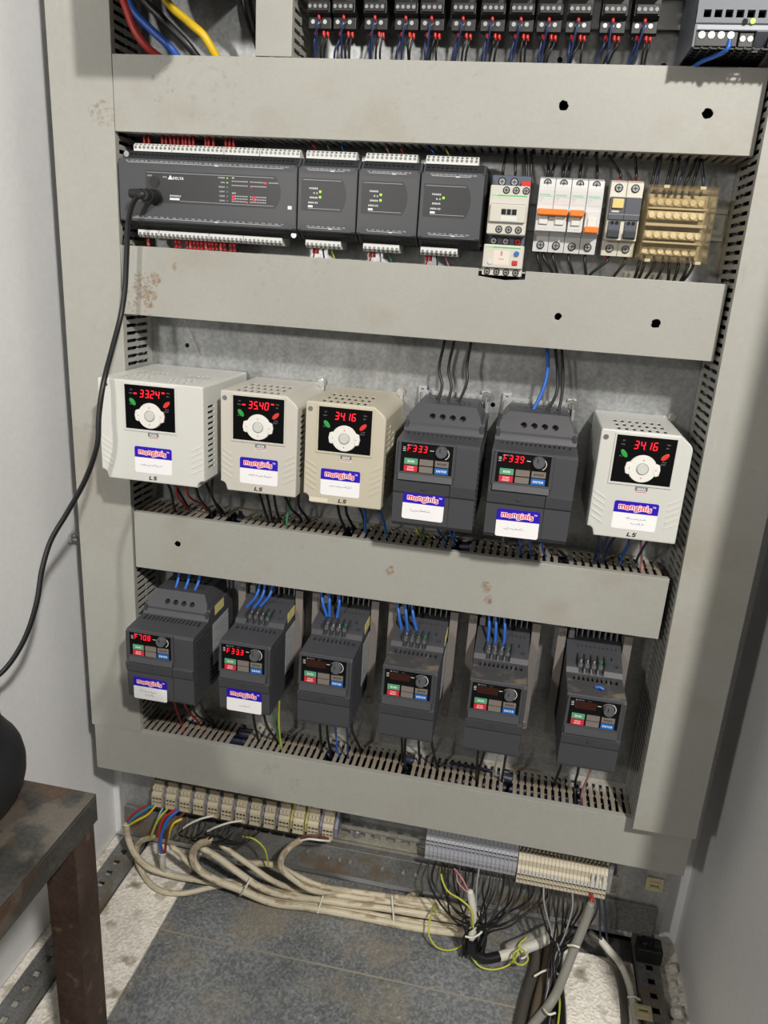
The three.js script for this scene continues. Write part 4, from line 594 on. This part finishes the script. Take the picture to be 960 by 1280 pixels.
// small clip on the left panel
{ const g = thing('panel_clip', 'small white metal clip on the edge of the left panel', 'clip', [-649, -432, 30]); mesh('body', [rb(0, 6, 0, 14, 0, 12, 1), rb(2, 12, 3, 7, 2, 9, 1), rb(2, 10, 9, 12, 2, 9, 1)], M.zinc, g); }
wire('loose_thread', 'thin white thread hanging on the plate above the large white drive', 'thread', M.wWhite, .5, [[-472,-92,4], [-462,-111,6], [-457,-124,5], [-451,-139,3]]);
const BLUE = [[[[-462,-444,55], [-469,-486,72]], [[-446,-444,55], [-454,-482,72]], [[-430,-445,55], [-444,-485,72]]], [[[-339,-447,55], [-356,-485,66]], [[-331,-447,55], [-346,-486,66]], [[-320,-447,55], [-334,-479,66]]], [[[-248,-444,55], [-236,-479,66]], [[-236,-443,55], [-232,-479,66]], [[-221,-442,55], [-221,-479,66]]], [[[-138,-442,55], [-127,-487,66]], [[-127,-443,55], [-119,-487,66]], [[-118,-443,55], [-106,-484,66]]], [[[-11,-440,55], [-8,-490,66]], [[-2,-441,55], [2,-489,66]], [[10,-441,55], [14,-489,66]]]];

// ---------------------------------------------------------------- wires of the drives
{
  // above the two wide charcoal drives of the upper row
  const a = [[M.wBlack, 'black', [-105,-87,40], [-109,-125,40], [-103,-144,45], [-107,-168,52]], [M.wBlack, 'black', [-93,-87,40], [-97,-124,40], [-91,-145,45], [-95,-171,52]], [M.wBlack, 'black', [-72,-88,40], [-74,-118,40], [-72,-137,45], [-82,-170,52]]];
  a.forEach(([m, c, ...p], i) => wire('drive_wire', 'black wire above the upper drive showing F33.3, ' + ord(i, 3), 'wire', m, 1.9, p, 'wires above the charcoal drives'));
  const b = [[M.wBlue, 'blue', [22,-86,40], [26,-115,40], [23,-139,45], [13,-167,52]], [M.wBlack, 'black', [32,-87,40], [39,-120,40], [40,-141,45], [30,-167,52]], [M.wBlack, 'black', [40,-88,40], [45,-115,40], [47,-142,45], [45,-168,52]]];
  b.forEach(([m, c, ...p], i) => wire('drive_wire', (i ? 'black' : 'blue') + ' wire above the drive showing F33.9' + (i ? i === 1 ? ', next to the blue one' : ', rightmost' : ''), 'wire', m, i ? 1.9 : 2.4, p, 'wires above the charcoal drives'));
  // blue wires above the lower row; the last drive has none
  const rows = ['F70.8 drive', 'narrow F33.3 drive', 'third drive', 'fourth drive', 'fifth drive'];
  rows.forEach((t, r) => [0, 1, 2].forEach(i => { const P0 = BLUE[r][i][0], P1 = BLUE[r][i][1]; wire('motor_wire', 'bright blue wire above the ' + t + ' of the lower row, ' + ord(i, 3), 'wire', M.wBlue, 2.2, [[P0[0], P0[1] + 40, P0[2] - 6], P0, [P0[0] + (P1[0] - P0[0]) * .25 + 2, P0[1] + (P1[1] - P0[1]) * .5 + 2, (P0[2] + P1[2]) / 2 + 4], P1], 'blue wires above the lower drives'); }));
}
{
  // wires leaving the drives downwards into the slotted ducts
  const set = (t, x0, x1, y, yd, z, list, seed) => { const r = mulberry(seed), n = list.length; list.forEach(([m, c], i) => { const x = x0 + (x1 - x0) * (i + .5) / n, e = x + (r() - .3) * 26; wire('drive_wire', c + ' wire under the ' + t + ', ' + ord(i, n), 'wire', m, c === 'black' ? 1.9 : 1.6, [[x, y + 12, z - 20 - r() * 20], [x + 2, y - 4, z - 22], [(x + e) / 2 + (r() - .5) * 8, (y + yd) / 2, z - 28 - r() * 18], [e, yd + 3, 30 + r() * 30], [e + 2, yd - 14, 34 + r() * 20]], 'wires under the drives'); }); };
  const K = [M.wBlack, 'black'], B = [M.wBlue, 'blue'], D = [M.wBlueD, 'dark blue'], R = [M.wRed, 'red'], Y = [M.wYG, 'yellow-green'], G = [M.wGreen, 'green'], P = [M.wPink, 'pink'], E = [M.wGrey, 'grey'];
  set('large white drive', -480, -392, -284, -356, 110, [K, K, R, R, K, K, K], 1); set('off-white drive reading 35.40', -345, -275, -289, -356, 100, [K, K, K, K, G, K], 2); set('yellowed cream drive', -235, -172, -292, -356, 100, [K, K, D, B, B], 3);
  set('upper drive showing F33.3', -126, -60, -302, -356, 120, [Y, G, B, B, B], 4); set('charcoal drive showing F33.9', -14, 50, -302, -356, 120, [E, B, B, B], 5); set('white drive at the right end', 105, 180, -291, -356, 100, [D, D, D, B, P, D], 6);
  set('drive showing F70.8', -470, -410, -603, -718, 120, [R, R, K, K], 7); set('narrow drive showing F33.3', -345, -292, -603, -718, 110, [K, K, G, Y], 8); set('third drive of the lower row', -240, -185, -603, -718, 110, [K, K, B, D, K], 9); set('fourth drive of the lower row', -126, -70, -603, -718, 110, [K, K, K, K], 10); set('fifth drive of the lower row', -14, 40, -603, -718, 110, [K, K, [M.wWhite, 'white'], K], 11); set('drive at the right end of the lower row', 104, 160, -604, -718, 110, [K, K, P], 12);
}
const BLK = [[[-463,-887,53], [-467,-922,58]], [[-455,-887,53], [-455,-924,58]], [[-447,-886,53], [-442,-926,58]], [[-437,-886,53], [-430,-928,58]], [[-428,-887,53], [-417,-911,58]], [[-420,-887,53], [-451,-923,58]], [[-412,-886,53], [-438,-925,58]], [[-403,-886,53], [-425,-927,58]], [[-394,-886,53], [-413,-910,58]], [[-385,-885,53], [-400,-912,58]], [[-377,-887,53], [-434,-924,58]], [[-369,-886,53], [-421,-926,58]], [[-361,-886,53], [-408,-909,58]], [[-351,-886,53], [-396,-911,58]], [[-343,-885,53], [-384,-913,58]], [[-335,-885,53], [-417,-925,58]]];
const FAN = [[21,-999,70], [33,-995,66], [39,-998,74], [12,-1007,72]];

// ---------------------------------------------------------------- terminal blocks of the bottom row
{
  const n = 13, make = () => {
    const g = thing('terminal_group', '', 'terminal block', [0, 0, 0], 'beige spring terminals at the bottom left');
    const low = [], topc = []; for (let c = 0; c < 3; c++) { topc.push(bx(4.6, 5, 16, 3 + c * 5.7, 20.6, 40)); for (const y of [-11, -17.5]) low.push(bx(4.5, 5, 14, 3 + c * 5.7, y, 48)); }
    low.push(b2(-1, 18.2, .4, 2.2, 42, 52));
    mesh('body', cut(prof([[9, -18], [9, 18], [28, 24], [31, 24], [35, 19], [38, 12], [38, 9], [43, 8], [46, 3], [45, 1], [49, -3], [52, -24], [46, -30], [34, -30], [30, -24]], 0, 17.2), low), M.beige, g);
    mesh('upper_tier', cut(prof([[30, 13], [30, 26.5], [34, 26.5], [39.5, 18], [39.5, 13]], .4, 16.8), topc), M.beige2, g);
    for (let c = 0; c < 3; c++) mesh('lever', rb(.8 + c * 5.7, 5.4 + c * 5.7, 4.4, 10, 42, 47, .5), M.beige2, g);
    mesh('marker_strip', b2(.6, 16.6, -6.6, -2.6, 49.4, 50.6), M.beige2, g);
    for (let c = 0; c < 3; c++) { mesh('dark_clamp_block', bx(4.5, 4.9, 3, 3 + c * 5.7, 20.6, 33.6), M.clampDark, g); for (const y of [-11, -17.5]) mesh('dark_clamp_block', bx(4.4, 4.9, 4, 3 + c * 5.7, y, 45.4), M.clampDark, g); }  // plain blocks for the clamps, coloured near-black so the wire holes look shaded
    mesh('spacer', [prof([[9, -20], [9, 18], [28, 18], [36, 2], [44, -8], [44, -24], [34, -26]], 18, 23.4, .3)], M.tgreyD, g, 'grey spacer block');
    return g;
  };
  const p = make();
  for (let i = 0; i < n; i++) { const l = 'beige spring terminal group, ' + ord(i, n) + ' on the bottom rail', at = [-524 + i * 24.3, -853, 0]; if (i) { const q = dup(p, l, at); if (i === 9 || i === 10 || i === 0) q.children.find(c => c.name === 'spacer').material = M.ygBlock; } else { p.position.copy(V(...at)); p.userData.label = l; } }
}
{
  const n = 22, make = () => {
    const g = thing('screw_terminal', '', 'terminal block', [0, 0, 0], 'grey screw terminals on the bottom rail');
    mesh('body', cut(prof([[9, -20], [9, 20], [30, 30], [38, 28], [46, 12], [47, -8], [44, -26], [32, -30]], .1, 6.1), [bx(4.6, 4.6, 16, 3.05, 9, 44), bx(4.6, 4.6, 16, 3.05, 2.4, 44)]), M.tgrey, g); for (const y of [9, 2.4]) mesh('dark_clamp_block', bx(4.5, 4.5, 5, 3.05, y, 40.5), M.clampDark, g);  // near-black clamp blocks put the shade of the wire holes into colour
    for (const [y, z] of [[18.5, 43.4], [-16, 46.2]]) mesh('screw', cyl(2.5, 1.2, 'z', 3.05, y, z + .3, 12), M.chrome, g);
    return g;
  };
  const p = make(); for (let i = 0; i < n; i++) { const l = 'grey screw terminal, ' + ord(i, n) + ' of the grey group on the bottom rail', at = [-67 + i * 6.45, -858, 0]; if (i) dup(p, l, at); else { p.position.copy(V(...at)); p.userData.label = l; } }
}
{
  const n = 24, make = () => {
    const g = thing('spring_terminal', '', 'terminal block', [0, 0, 0], 'narrow beige spring terminals on the bottom rail');
    mesh('body', cut(prof([[9, -22], [9, 22], [30, 30], [37, 29], [42, 16], [46, 12], [46, 2], [50, -2], [52, -26], [46, -33], [32, -31]], .1, 5.2), [[22, 40], [-13, 48], [-21, 48]].map(([y, z]) => bx(4.1, 5, 16, 2.65, y, z))), M.beige2, g); for (const [y, z] of [[22, 35], [-13, 46.5], [-21, 47]]) mesh('dark_clamp_block', bx(4, 4.9, 4, 2.65, y, z - 1), M.clampDark, g);  // clamp blocks again near-black, to darken the wire holes
    mesh('marker', b2(.4, 4.8, -9.6, -4, 50.5, 51.4), M.white2, g);
    return g;
  };
  const p = make(); for (let i = 0; i < n; i++) { const l = 'narrow beige terminal, ' + ord(i, n) + ' of the beige group right of the grey terminals', at = [76 + i * 5.55, -862, 0]; if (i) dup(p, l, at); else { p.position.copy(V(...at)); p.userData.label = l; } }
  const e = thing('end_stop', 'pale end stop clamp at the right end of the bottom terminals', 'clamp', [210, -862, 0]); mesh('body', [rb(0, 7, -26, 26, 9, 40, 1)], M.grey, e); mesh('screw', cyl(2.4, 1, 'z', 3.5, 10, 40.3, 12), M.steel, e);
  for (const [x, w, i] of [[185, 4, 0], [192, 4, 1], [202, 4, 2]]) tag(mesh('terminal_marker', rb(0, w, -8, 12, 46, 53.5, .6), M.white), 'white jumper plug on the beige terminals, ' + ord(i, 3), 'jumper', 'white jumper plugs').position.copy(V(x, -862, 0));
}
// dark blue feed wires rising from the bottom terminals into the duct
for (let i = 0; i < 18; i++) { const x = -516 + i * 17.5; wire('feed_wire', 'dark blue wire rising from the beige groups into the duct, ' + ord(i, 18), 'wire', i % 3 ? M.wBlueD : M.wBlack, 1.7, [[x, -832, 37], [x + 1, -822, 42], [x + 4 * Math.sin(i), -806, 44], [x + 3, -785, 40]], 'feed wires above the beige groups'); }
for (let i = 0; i < 22; i++) { const x = -64 + i * 6.45; wire('feed_wire', 'black wire rising from the grey terminals into the duct, ' + ord(i, 22), 'wire', M.wBlack, 1.6, [[x, -832, 36], [x, -820, 40], [x + 2 * Math.sin(i * 2), -806, 42], [x, -785, 40]], 'feed wires above the grey terminals'); }
for (let i = 0; i < 22; i++) { const x = 79 + i * 5.9; wire('feed_wire', 'black wire rising from the narrow beige terminals into the duct, ' + ord(i, 22), 'wire', M.wBlack, 1.5, [[x, -839, 38], [x, -826, 43], [x + 2 * Math.sin(i * 2), -808, 44], [x, -785, 40]], 'feed wires above the narrow beige terminals'); }

// ---------------------------------------------------------------- cables lying in the bottom
{
  const F = -1037, C = (name, label, m, r, pts, grp) => wire(name, label, 'cable', m, r, pts, grp, scene, 12);
  const G = 'pale sheathed cables on the cabinet floor';
  C('sheathed_cable', 'pale grey sheathed cable looping down at the far left end of the terminals', M.cable, 5.2, [[-566,-917,60], [-562,-939,64], [-553,-972,62], [-535,-1008,50], [-497,-1026,40], [-429,-1025,38], [-336,-1030,26], [-208,-1022,30], [-100,-1020,21], [6,-1030,4]], G);
  C('sheathed_cable', 'brownish sheathed cable hanging in a low loop at the left', M.cable, 4.6, [[-526,-947,45], [-552,-965,42], [-563,-993,40], [-550,-1027,45], [-512,-1034,66], [-472,-1038,62], [-426,-1038,36], [-381,-1034,19], [-295,-1034,19], [-142,-1038,10]], G);
  C('sheathed_cable', 'white sheathed cable under the blue and red wires', M.cableWhite, 5, [[-504,-967,58], [-506,-987,55], [-509,-1018,40], [-481,-1036,28], [-382,-1036,17], [-267,-1030,19]], G);
  C('sheathed_cable', 'pale sheathed cable sloping from the yellow wire down to the bundle', M.cable, 5, [[-489,-950,55], [-478,-957,55], [-459,-975,55], [-432,-997,50], [-400,-1018,45], [-348,-1034,32], [-235,-1036,29], [-126,-1037,24], [-6,-1037,17]], G);
  C('sheathed_cable', 'thick pale sheathed cable bending sharply under the black wires', M.cable, 6.2, [[-415,-910,66], [-434,-920,70], [-444,-942,70], [-438,-969,68], [-411,-987,66], [-366,-1005,60], [-314,-1030,49], [-260,-1034,41], [-178,-1036,35], [-70,-1037,33], [21,-1037,23]], G);
  C('sheathed_cable', 'pale sheathed cable sloping straight from behind the black wires', M.cable, 5.6, [[-437,-943,52], [-411,-954,52], [-369,-980,52], [-330,-1003,50], [-291,-1026,33], [-195,-1022,26], [-74,-1024,17], [19,-1030,7]], G);
  C('sheathed_cable', 'stained pale cable sloping toward the middle of the bundle', M.cable, 4.6, [[-404,-933,48], [-385,-944,48], [-348,-963,50], [-320,-982,48], [-288,-1018,23], [-196,-1012,23], [-76,-1014,11], [31,-1026,-5]], G);
  C('sheathed_cable', 'pale cable bent like an elbow under the last beige terminals', M.cable, 5.2, [[-264,-879,62], [-276,-889,64], [-292,-913,66], [-294,-938,64], [-276,-962,58], [-245,-983,52], [-198,-1012,16], [-103,-1008,13], [-23,-1014,4], [31,-1024,-10]], G);
  C('sheathed_cable', 'long pale cable on top of the bundle passing the second tie', M.cable, 4.8, [[-378,-979,30], [-313,-966,34], [-288,-970,38], [-239,-979,44], [-185,-1008,14], [-103,-1002,13], [-24,-1006,2], [17,-1020,-6]], G);
  C('sheathed_cable', 'pale cable along the front of the bundle', M.cable, 5, [[-267,-1034,19], [-208,-1036,26], [-140,-1037,24], [-58,-1037,24], [14,-1037,18]], G);
  C('sheathed_cable', 'short pale cable stub entering the floor slot behind the bundle', M.cable, 4.6, [[-113,-1020,11], [-95,-1026,-14], [-76,-1034,-42]], G);
  // ties round the bundle
  const tie = (l, pts) => wire('cable_tie', l, 'cable tie', M.tie, 1.6, pts, 'white cable ties');
  tie('white cable tie around the left end of the bundle', [[-347,-975,62], [-351,-985,70], [-358,-1000,72], [-364,-1013,64]]); tie('white cable tie around the middle of the bundle', [[-227,-1000,22], [-230,-1010,30], [-233,-1024,38], [-235,-1036,45]]); tie('white cable tie around the right part of the bundle', [[-116,-996,19], [-113,-1008,26], [-109,-1024,33], [-108,-1038,39]]);
  // coloured cores at the left
  const core = (l, m, r, pts) => wire('core_wire', l, 'wire', m, r, pts, 'coloured core wires at the bottom left');
  core('red core wire leaving the far left cable', M.wRed, 1.7, [[-566,-915,60], [-558,-899,60], [-547,-888,56], [-532,-879,52]]); core('light blue core wire leaving the far left cable', std(0x2f7fb0, .45), 1.9, [[-564,-916,61], [-550,-897,62], [-534,-884,58], [-520,-875,53]]); core('yellow core wire leaving the far left cable', M.yellow, 1.8, [[-562,-918,60], [-544,-902,62], [-529,-892,58], [-517,-876,53]]);
  core('yellow-green core wire curving down beside the red one', M.wYG, 1.9, [[-528,-945,52], [-518,-919,60], [-508,-894,60], [-496,-878,53]]); core('pale blue core wire among the coloured wires', std(0x8aa6c8, .45), 1.7, [[-514,-909,55], [-508,-889,58], [-504,-878,53]]);
  core('thick red core wire arching up to the terminals', M.wRed, 2.4, [[-503,-965,58], [-505,-935,64], [-503,-907,66], [-496,-887,62], [-481,-875,53]]); core('thick bright blue core wire arching beside the red one', M.wBlue, 2.6, [[-505,-965,60], [-503,-939,67], [-497,-910,69], [-488,-886,64], [-476,-875,53]]); core('brown core wire behind the blue one', M.wBrown, 2.2, [[-501,-968,56], [-495,-933,60], [-485,-900,62], [-466,-878,53]]); core('bright yellow core wire near the black wires', M.yellow, 2.2, [[-494,-933,56], [-486,-907,62], [-478,-892,62], [-470,-889,56]]);
  core('white core wire among the black ones', M.wWhite, 1.7, [[-475,-916,60], [-455,-890,66], [-434,-876,62], [-416,-873,53]]); core('second white core wire among the black ones', M.wWhite, 1.7, [[-419,-893,66], [-401,-878,68], [-382,-871,62], [-366,-871,54]]); core('yellow-green core wire drooping to the bundle', M.wYG, 1.4, [[-361,-896,60], [-340,-891,66], [-323,-905,66], [-317,-944,60]]);
  core('brown core wire from the elbow cable', M.wBrown, 1.8, [[-266,-879,62], [-255,-865,66], [-237,-862,64], [-221,-872,55]]); core('white core wire from the elbow cable', M.wWhite, 1.8, [[-263,-878,64], [-249,-868,68], [-231,-868,66], [-218,-876,55]]);
  tag(mesh('cable_collar', new THREE.TorusGeometry(5.4, 1.4, 8, 20).rotateX(1.2), M.cableWhite), 'white cut end of the sheath around the red and blue wires', 'collar').position.copy(V(...[-504,-965,58]));
  tag(mesh('cable_collar', new THREE.TorusGeometry(4.6, 1.2, 8, 20).rotateX(1.4), M.cableWhite), 'white cut end of the sheath at the far left', 'collar').position.copy(V(...[-566,-917,60]));
  // tangle of black wires under the beige groups
  const r = mulberry(77); for (let i = 0; i < 16; i++) { const tx = 232 + i * 6.4, q = BLK[i]; wire('black_core_wire', 'black core wire under the beige groups, ' + ord(i, 16), 'wire', M.wBlack, 1.7, [q[0], [(q[0][0] * .7 + q[1][0] * .3), q[0][1] - 10 - r() * 10, 66 + r() * 8], [(q[0][0] * .3 + q[1][0] * .7) - 6, q[1][1] + 6 + r() * 6, 64], q[1]], 'black wires under the beige groups'); }
}
{
  // black wires dropping from the right hand terminals to the tied bunch
  const r = mulberry(91), n1 = 20; for (let i = 0; i < n1; i++) { const x = -58 + i * 9.6, m = i === 8 ? M.wGrey : M.wBlack, e = FAN[i % 4]; wire('fan_wire', (m === M.wGrey ? 'grey' : 'black') + ' wire, ' + ord(i, n1) + ' of the fan under the grey terminals', 'wire', m, 1.5, [[x, -884, 42], [x + (r() - .5) * 10, -905 - r() * 12, 50 + r() * 14], [x * .5 + e[0] * .5 + (r() - .5) * 18, -946 - r() * 20, 56 + r() * 24], [e[0] + (r() - .5) * 12, e[1] + 22, e[2]], [e[0] + (r() - .5) * 8, e[1] - 24, e[2] + (r() - .5) * 8]], 'fan of wires under the grey terminals'); }
  const n2 = 13; for (let i = 0; i < n2; i++) { const x = 112 + i * 7.2, m = i % 6 === 1 ? M.wGrey : M.wBlack; wire('fan_wire', (m === M.wGrey ? 'grey' : 'black') + ' wire, ' + ord(i, n2) + ' of the fan under the narrow beige terminals', 'wire', m, 1.4, [[x, -894, 46], [x + 2, -908, 54 + r() * 8], [x * .55 + 150 * .45 + (r() - .5) * 10, -944, 66 + r() * 10], [148 + (r() - .5) * 14, -985, 80], [144 + (r() - .5) * 14, -1018, 100 + r() * 20], [134 + (r() - .5) * 12, -1034, 160 + r() * 20], [120 + (r() - .5) * 12, -1037, 250]], 'fan of wires under the narrow beige terminals'); }
  const C = (label, m, rr, pts, rad = 12) => wire('sheathed_cable', label, 'cable', m, rr, pts, 'cables at the bottom right', scene, rad);
  C('thick grey cable rising diagonally to the red core at the bottom right', M.cableGrey, 7, [[187,-888,70], [183,-911,76], [171,-952,92], [159,-989,112], [147,-1020,127], [118,-1030,169], [93,-1037,213]]);
  wire('core_wire', 'red core wire at the top of the thick grey cable', 'wire', M.wRed, 2.6, [[187,-888,70], [188,-880,66], [188,-883,52]], 'coloured core wires at the bottom right');
  C('white sleeved cable standing upright below the grey terminals', M.cableWhite, 6, [[10,-914,64], [17,-940,68], [21,-965,70], [20,-990,74]]);
  C('pale cable arching over the concrete at the bottom right', M.cableWhite, 5.6, [[217,-978,40], [231,-985,50], [254,-1020,38], [266,-1032,62], [270,-1037,98], [270,-1037,146]]);
  C('dark grey cable arching behind the pale one at the bottom right', M.cableDark, 6, [[202,-975,36], [219,-982,40], [246,-1024,34], [255,-1034,69], [253,-1037,150]]);
  C('white plastic conduit lying toward the right, front one', M.cableWhite, 8, [[67,-1028,63], [98,-1024,47], [135,-1018,25], [161,-1012,-1]], 16); C('grey plastic conduit behind the white one', M.cableGrey, 8, [[81,-1024,45], [110,-1018,28], [148,-1010,1]], 16);
  C('wide dark cable running to the front beside the wire bunch', M.cableDark, 8, [[127,-1030,22], [123,-1036,63], [109,-1036,123], [98,-1036,189]], 14); C('brown cable running to the front beside the dark one', M.cableBrown, 7, [[145,-1030,11], [140,-1037,58], [128,-1037,117], [116,-1037,183]], 14); C('black cable nearest the grey cable at the front', M.wBlack, 8, [[164,-1020,6], [157,-1034,56], [161,-1036,110], [161,-1036,173]], 14);
  C('black taped bunch entering the white conduit', M.wBlack, 7.5, [[21,-996,74], [26,-1016,76], [44,-1026,74], [74,-1028,59]], 12);
  const W = (l, pts, m = M.wYG, rr = 1.5) => wire('earth_wire', l, 'wire', m, rr, pts, 'yellow-green earth wires');
  W('yellow-green wire looping low in front of the pale bundle', [[-43,-1000,10], [-48,-1000,44], [-47,-1014,62], [-32,-1030,68], [-14,-1036,64], [3,-1036,54], [12,-1030,45]]); W('yellow-green wire dropping beside the upright white cable', [[-40,-898,44], [-35,-906,58], [-24,-920,64], [-5,-922,72], [13,-933,76], [21,-964,80]]); W('yellow-green wire knotted around the white conduit', [[24,-1026,76], [38,-1034,83], [58,-1036,82], [82,-1030,73], [93,-1014,67], [96,-1006,52], [106,-1004,39]]); W('yellow-green wire beside the cables at the front', [[149,-1030,65], [155,-1026,92], [158,-1020,126], [153,-1020,176]]); W('small loop of yellow-green wire on the conduit', [[94,-1004,61], [104,-1002,69], [109,-1004,80], [100,-1006,90], [89,-1008,85], [87,-1008,71], [96,-1004,63]]);
  wire('core_wire', 'pink core wire entering the upright white cable', 'wire', M.wPink, 1.4, [[-15,-894,46], [-11,-901,60], [0,-910,64], [9,-916,64]]); wire('core_wire', 'second pink core wire entering the upright white cable', 'wire', M.wPink, 1.4, [[-19,-891,46], [-5,-894,60], [8,-915,64]]);
  for (const [x, i] of [[748, 0], [754, 1]]) wire('core_wire', 'dark wire dropping at the right end of the terminals, ' + ord(i, 2), 'wire', M.wNavy, 1.6, i ? [[209,-892,48], [214,-913,54], [219,-943,50], [229,-981,42]] : [[202,-894,48], [206,-915,54], [211,-948,50], [218,-977,42]]);
  const tie = (l, pts) => wire('cable_tie', l, 'cable tie', M.tie, 1.7, pts, 'white cable ties');
  tie('white cable tie on the upright white cable', [[11,-978,86], [21,-977,86], [30,-971,84], [34,-969,80]]); tie('white cable tie holding the bunch to the grey cable', [[160,-940,100], [167,-934,104], [175,-935,104]]); tie('white cable tie lower on the grey cable', [[134,-1012,152], [140,-1008,161], [149,-1008,157]]); tie('white cable tie tail across the dark cables', [[121,-1020,92], [134,-1012,87], [146,-1006,87], [155,-1008,91]]); tie('white cable tie on the conduit', [[99,-1000,84], [104,-1000,80], [109,-1004,66]]); tie('white cable tie on the pale arching cable', [[260,-1022,92], [268,-1020,91], [278,-1026,89]]);
}
// adhesive mounts and the black block by the right rail
function mount(label, [x, y, z], flat) { const g = thing('tie_mount', label, 'mount', [x, y, z], 'adhesive tie mounts'); mesh('pad', [rb(-13, 13, -12, 12, 0, 3, .8)], M.tieMount, g); mesh('bridge', [rb(-8, 8, 3, 7, 2.5, 6, .8), rb(-8, 8, -7, -3, 2.5, 6, .8), rb(-5, 5, -3, 3, 2.5, 4.6, .6)], M.tieMount, g); mesh('slot', b2(-6, 6, -.8, .8, 4.4, 4.8), M.dark, g); if (flat) g.rotation.x = -Math.PI / 2; return g; }
mount('square beige tie mount stuck to the lower right of the plate', [288,-888,1]); mount('square beige tie mount lying on the right floor rail', [279,-1024,112], true);
{ const g = thing('rail_clamp', 'black block clamped on the right floor rail', 'clamp', [299, -1025, 8]); mesh('body', [rb(-19, 19, 0, 26, -14, 14, 2), rb(-13, -5, 24, 34, -8, 8, 2), rb(4, 14, 24, 33, -8, 8, 2)], M.blackPl, g); mesh('knob', cyl(6, 6, 'y', 0, 28, 0, 12), M.blackPl, g); }
// loose rubble beside the right rail
{ const r = mulberry(5); for (let i = 0; i < 9; i++) { const s = 5 + r() * 9, g = new THREE.DodecahedronGeometry(s, 0); const p = g.attributes.position; for (let k = 0; k < p.count; k++) { const q = .85 + .3 * hash(Math.round(p.getX(k) * 10), Math.round(p.getY(k) * 10), 3 + Math.round(p.getZ(k) * 10)); p.setXYZ(k, p.getX(k) * q, p.getY(k) * q * .7, p.getZ(k) * q); } g.computeVertexNormals(); tag(mesh('rubble_stone', g, M.conc), 'small lump of rubble between the right rail and panel, ' + (i === 0 ? 'farthest back' : i === 8 ? 'nearest the front' : ORD[i] + ' from the back'), 'stone', 'rubble').position.copy(V(326 + r() * 16, -1043 + s * .5, 10 + i * 26)); } }

// ---------------------------------------------------------------- steel bench and the black bag
{
  const g = thing('steel_bench', 'rusty dark steel bench at the lower left', 'bench', [-398, -1150, 400]);
  const T = 592; mesh('top', rb(-420, 0, T - 4, T, 0, 520, 1), M.rust, g); mesh('apron', [rb(-2.5, 0, T - 34, T - 4, 0, 520, .8)], M.rust, g); mesh('apron', rb(-420, -2.5, T - 34, T - 4, 0, 2.5, .8), M.rust, g); mesh('apron', rb(-420, -2.5, T - 34, T - 4, 517.5, 520, .8), M.rust, g);
  for (const [x, z] of [[-40, 3], [-416, 3], [-40, 478], [-416, 478]]) mesh('leg', rb(x, x + 37, 0, T - 5, z, z + 37, 1.5), M.rustLeg, g);
}
{
  const g = thing('black_bag', 'black leather tool bag with pale stitching on the bench', 'bag', [-548, -558, 470]);
  const prof2 = [[0, 0], [68, 0], [82, 6], [87, 22], [85, 40], [77, 54], [71, 66], [69, 82], [71, 100], [67, 106], [61, 103], [59, 88], [57, 50], [0, 44]].map(p => new THREE.Vector2(p[0], p[1]));
  const lg = new THREE.LatheGeometry(new THREE.SplineCurve(prof2).getPoints(48), 40); lg.computeVertexNormals();
  mesh('shell', lg.scale(1.05, 1.15, 1.25), M.leather, g);
  mesh('rim', new THREE.TorusGeometry(67, 3.4, 8, 40).rotateX(Math.PI / 2).scale(1, 1, 1.25).translate(0, 117, 0), M.black, g);
  const st = []; for (let i = 0; i < 44; i++) { const a = i / 44 * 6.283; st.push(bx(4, 1, 1, 0, 0, 0).rotateY(-a + Math.PI / 2).translate(Math.cos(a) * 86.6, 22, Math.sin(a) * 86.6 * 1.25)); } mesh('stitching', st, M.stitch, g, 'pale stitching');
}

renderer.render(scene, camera);
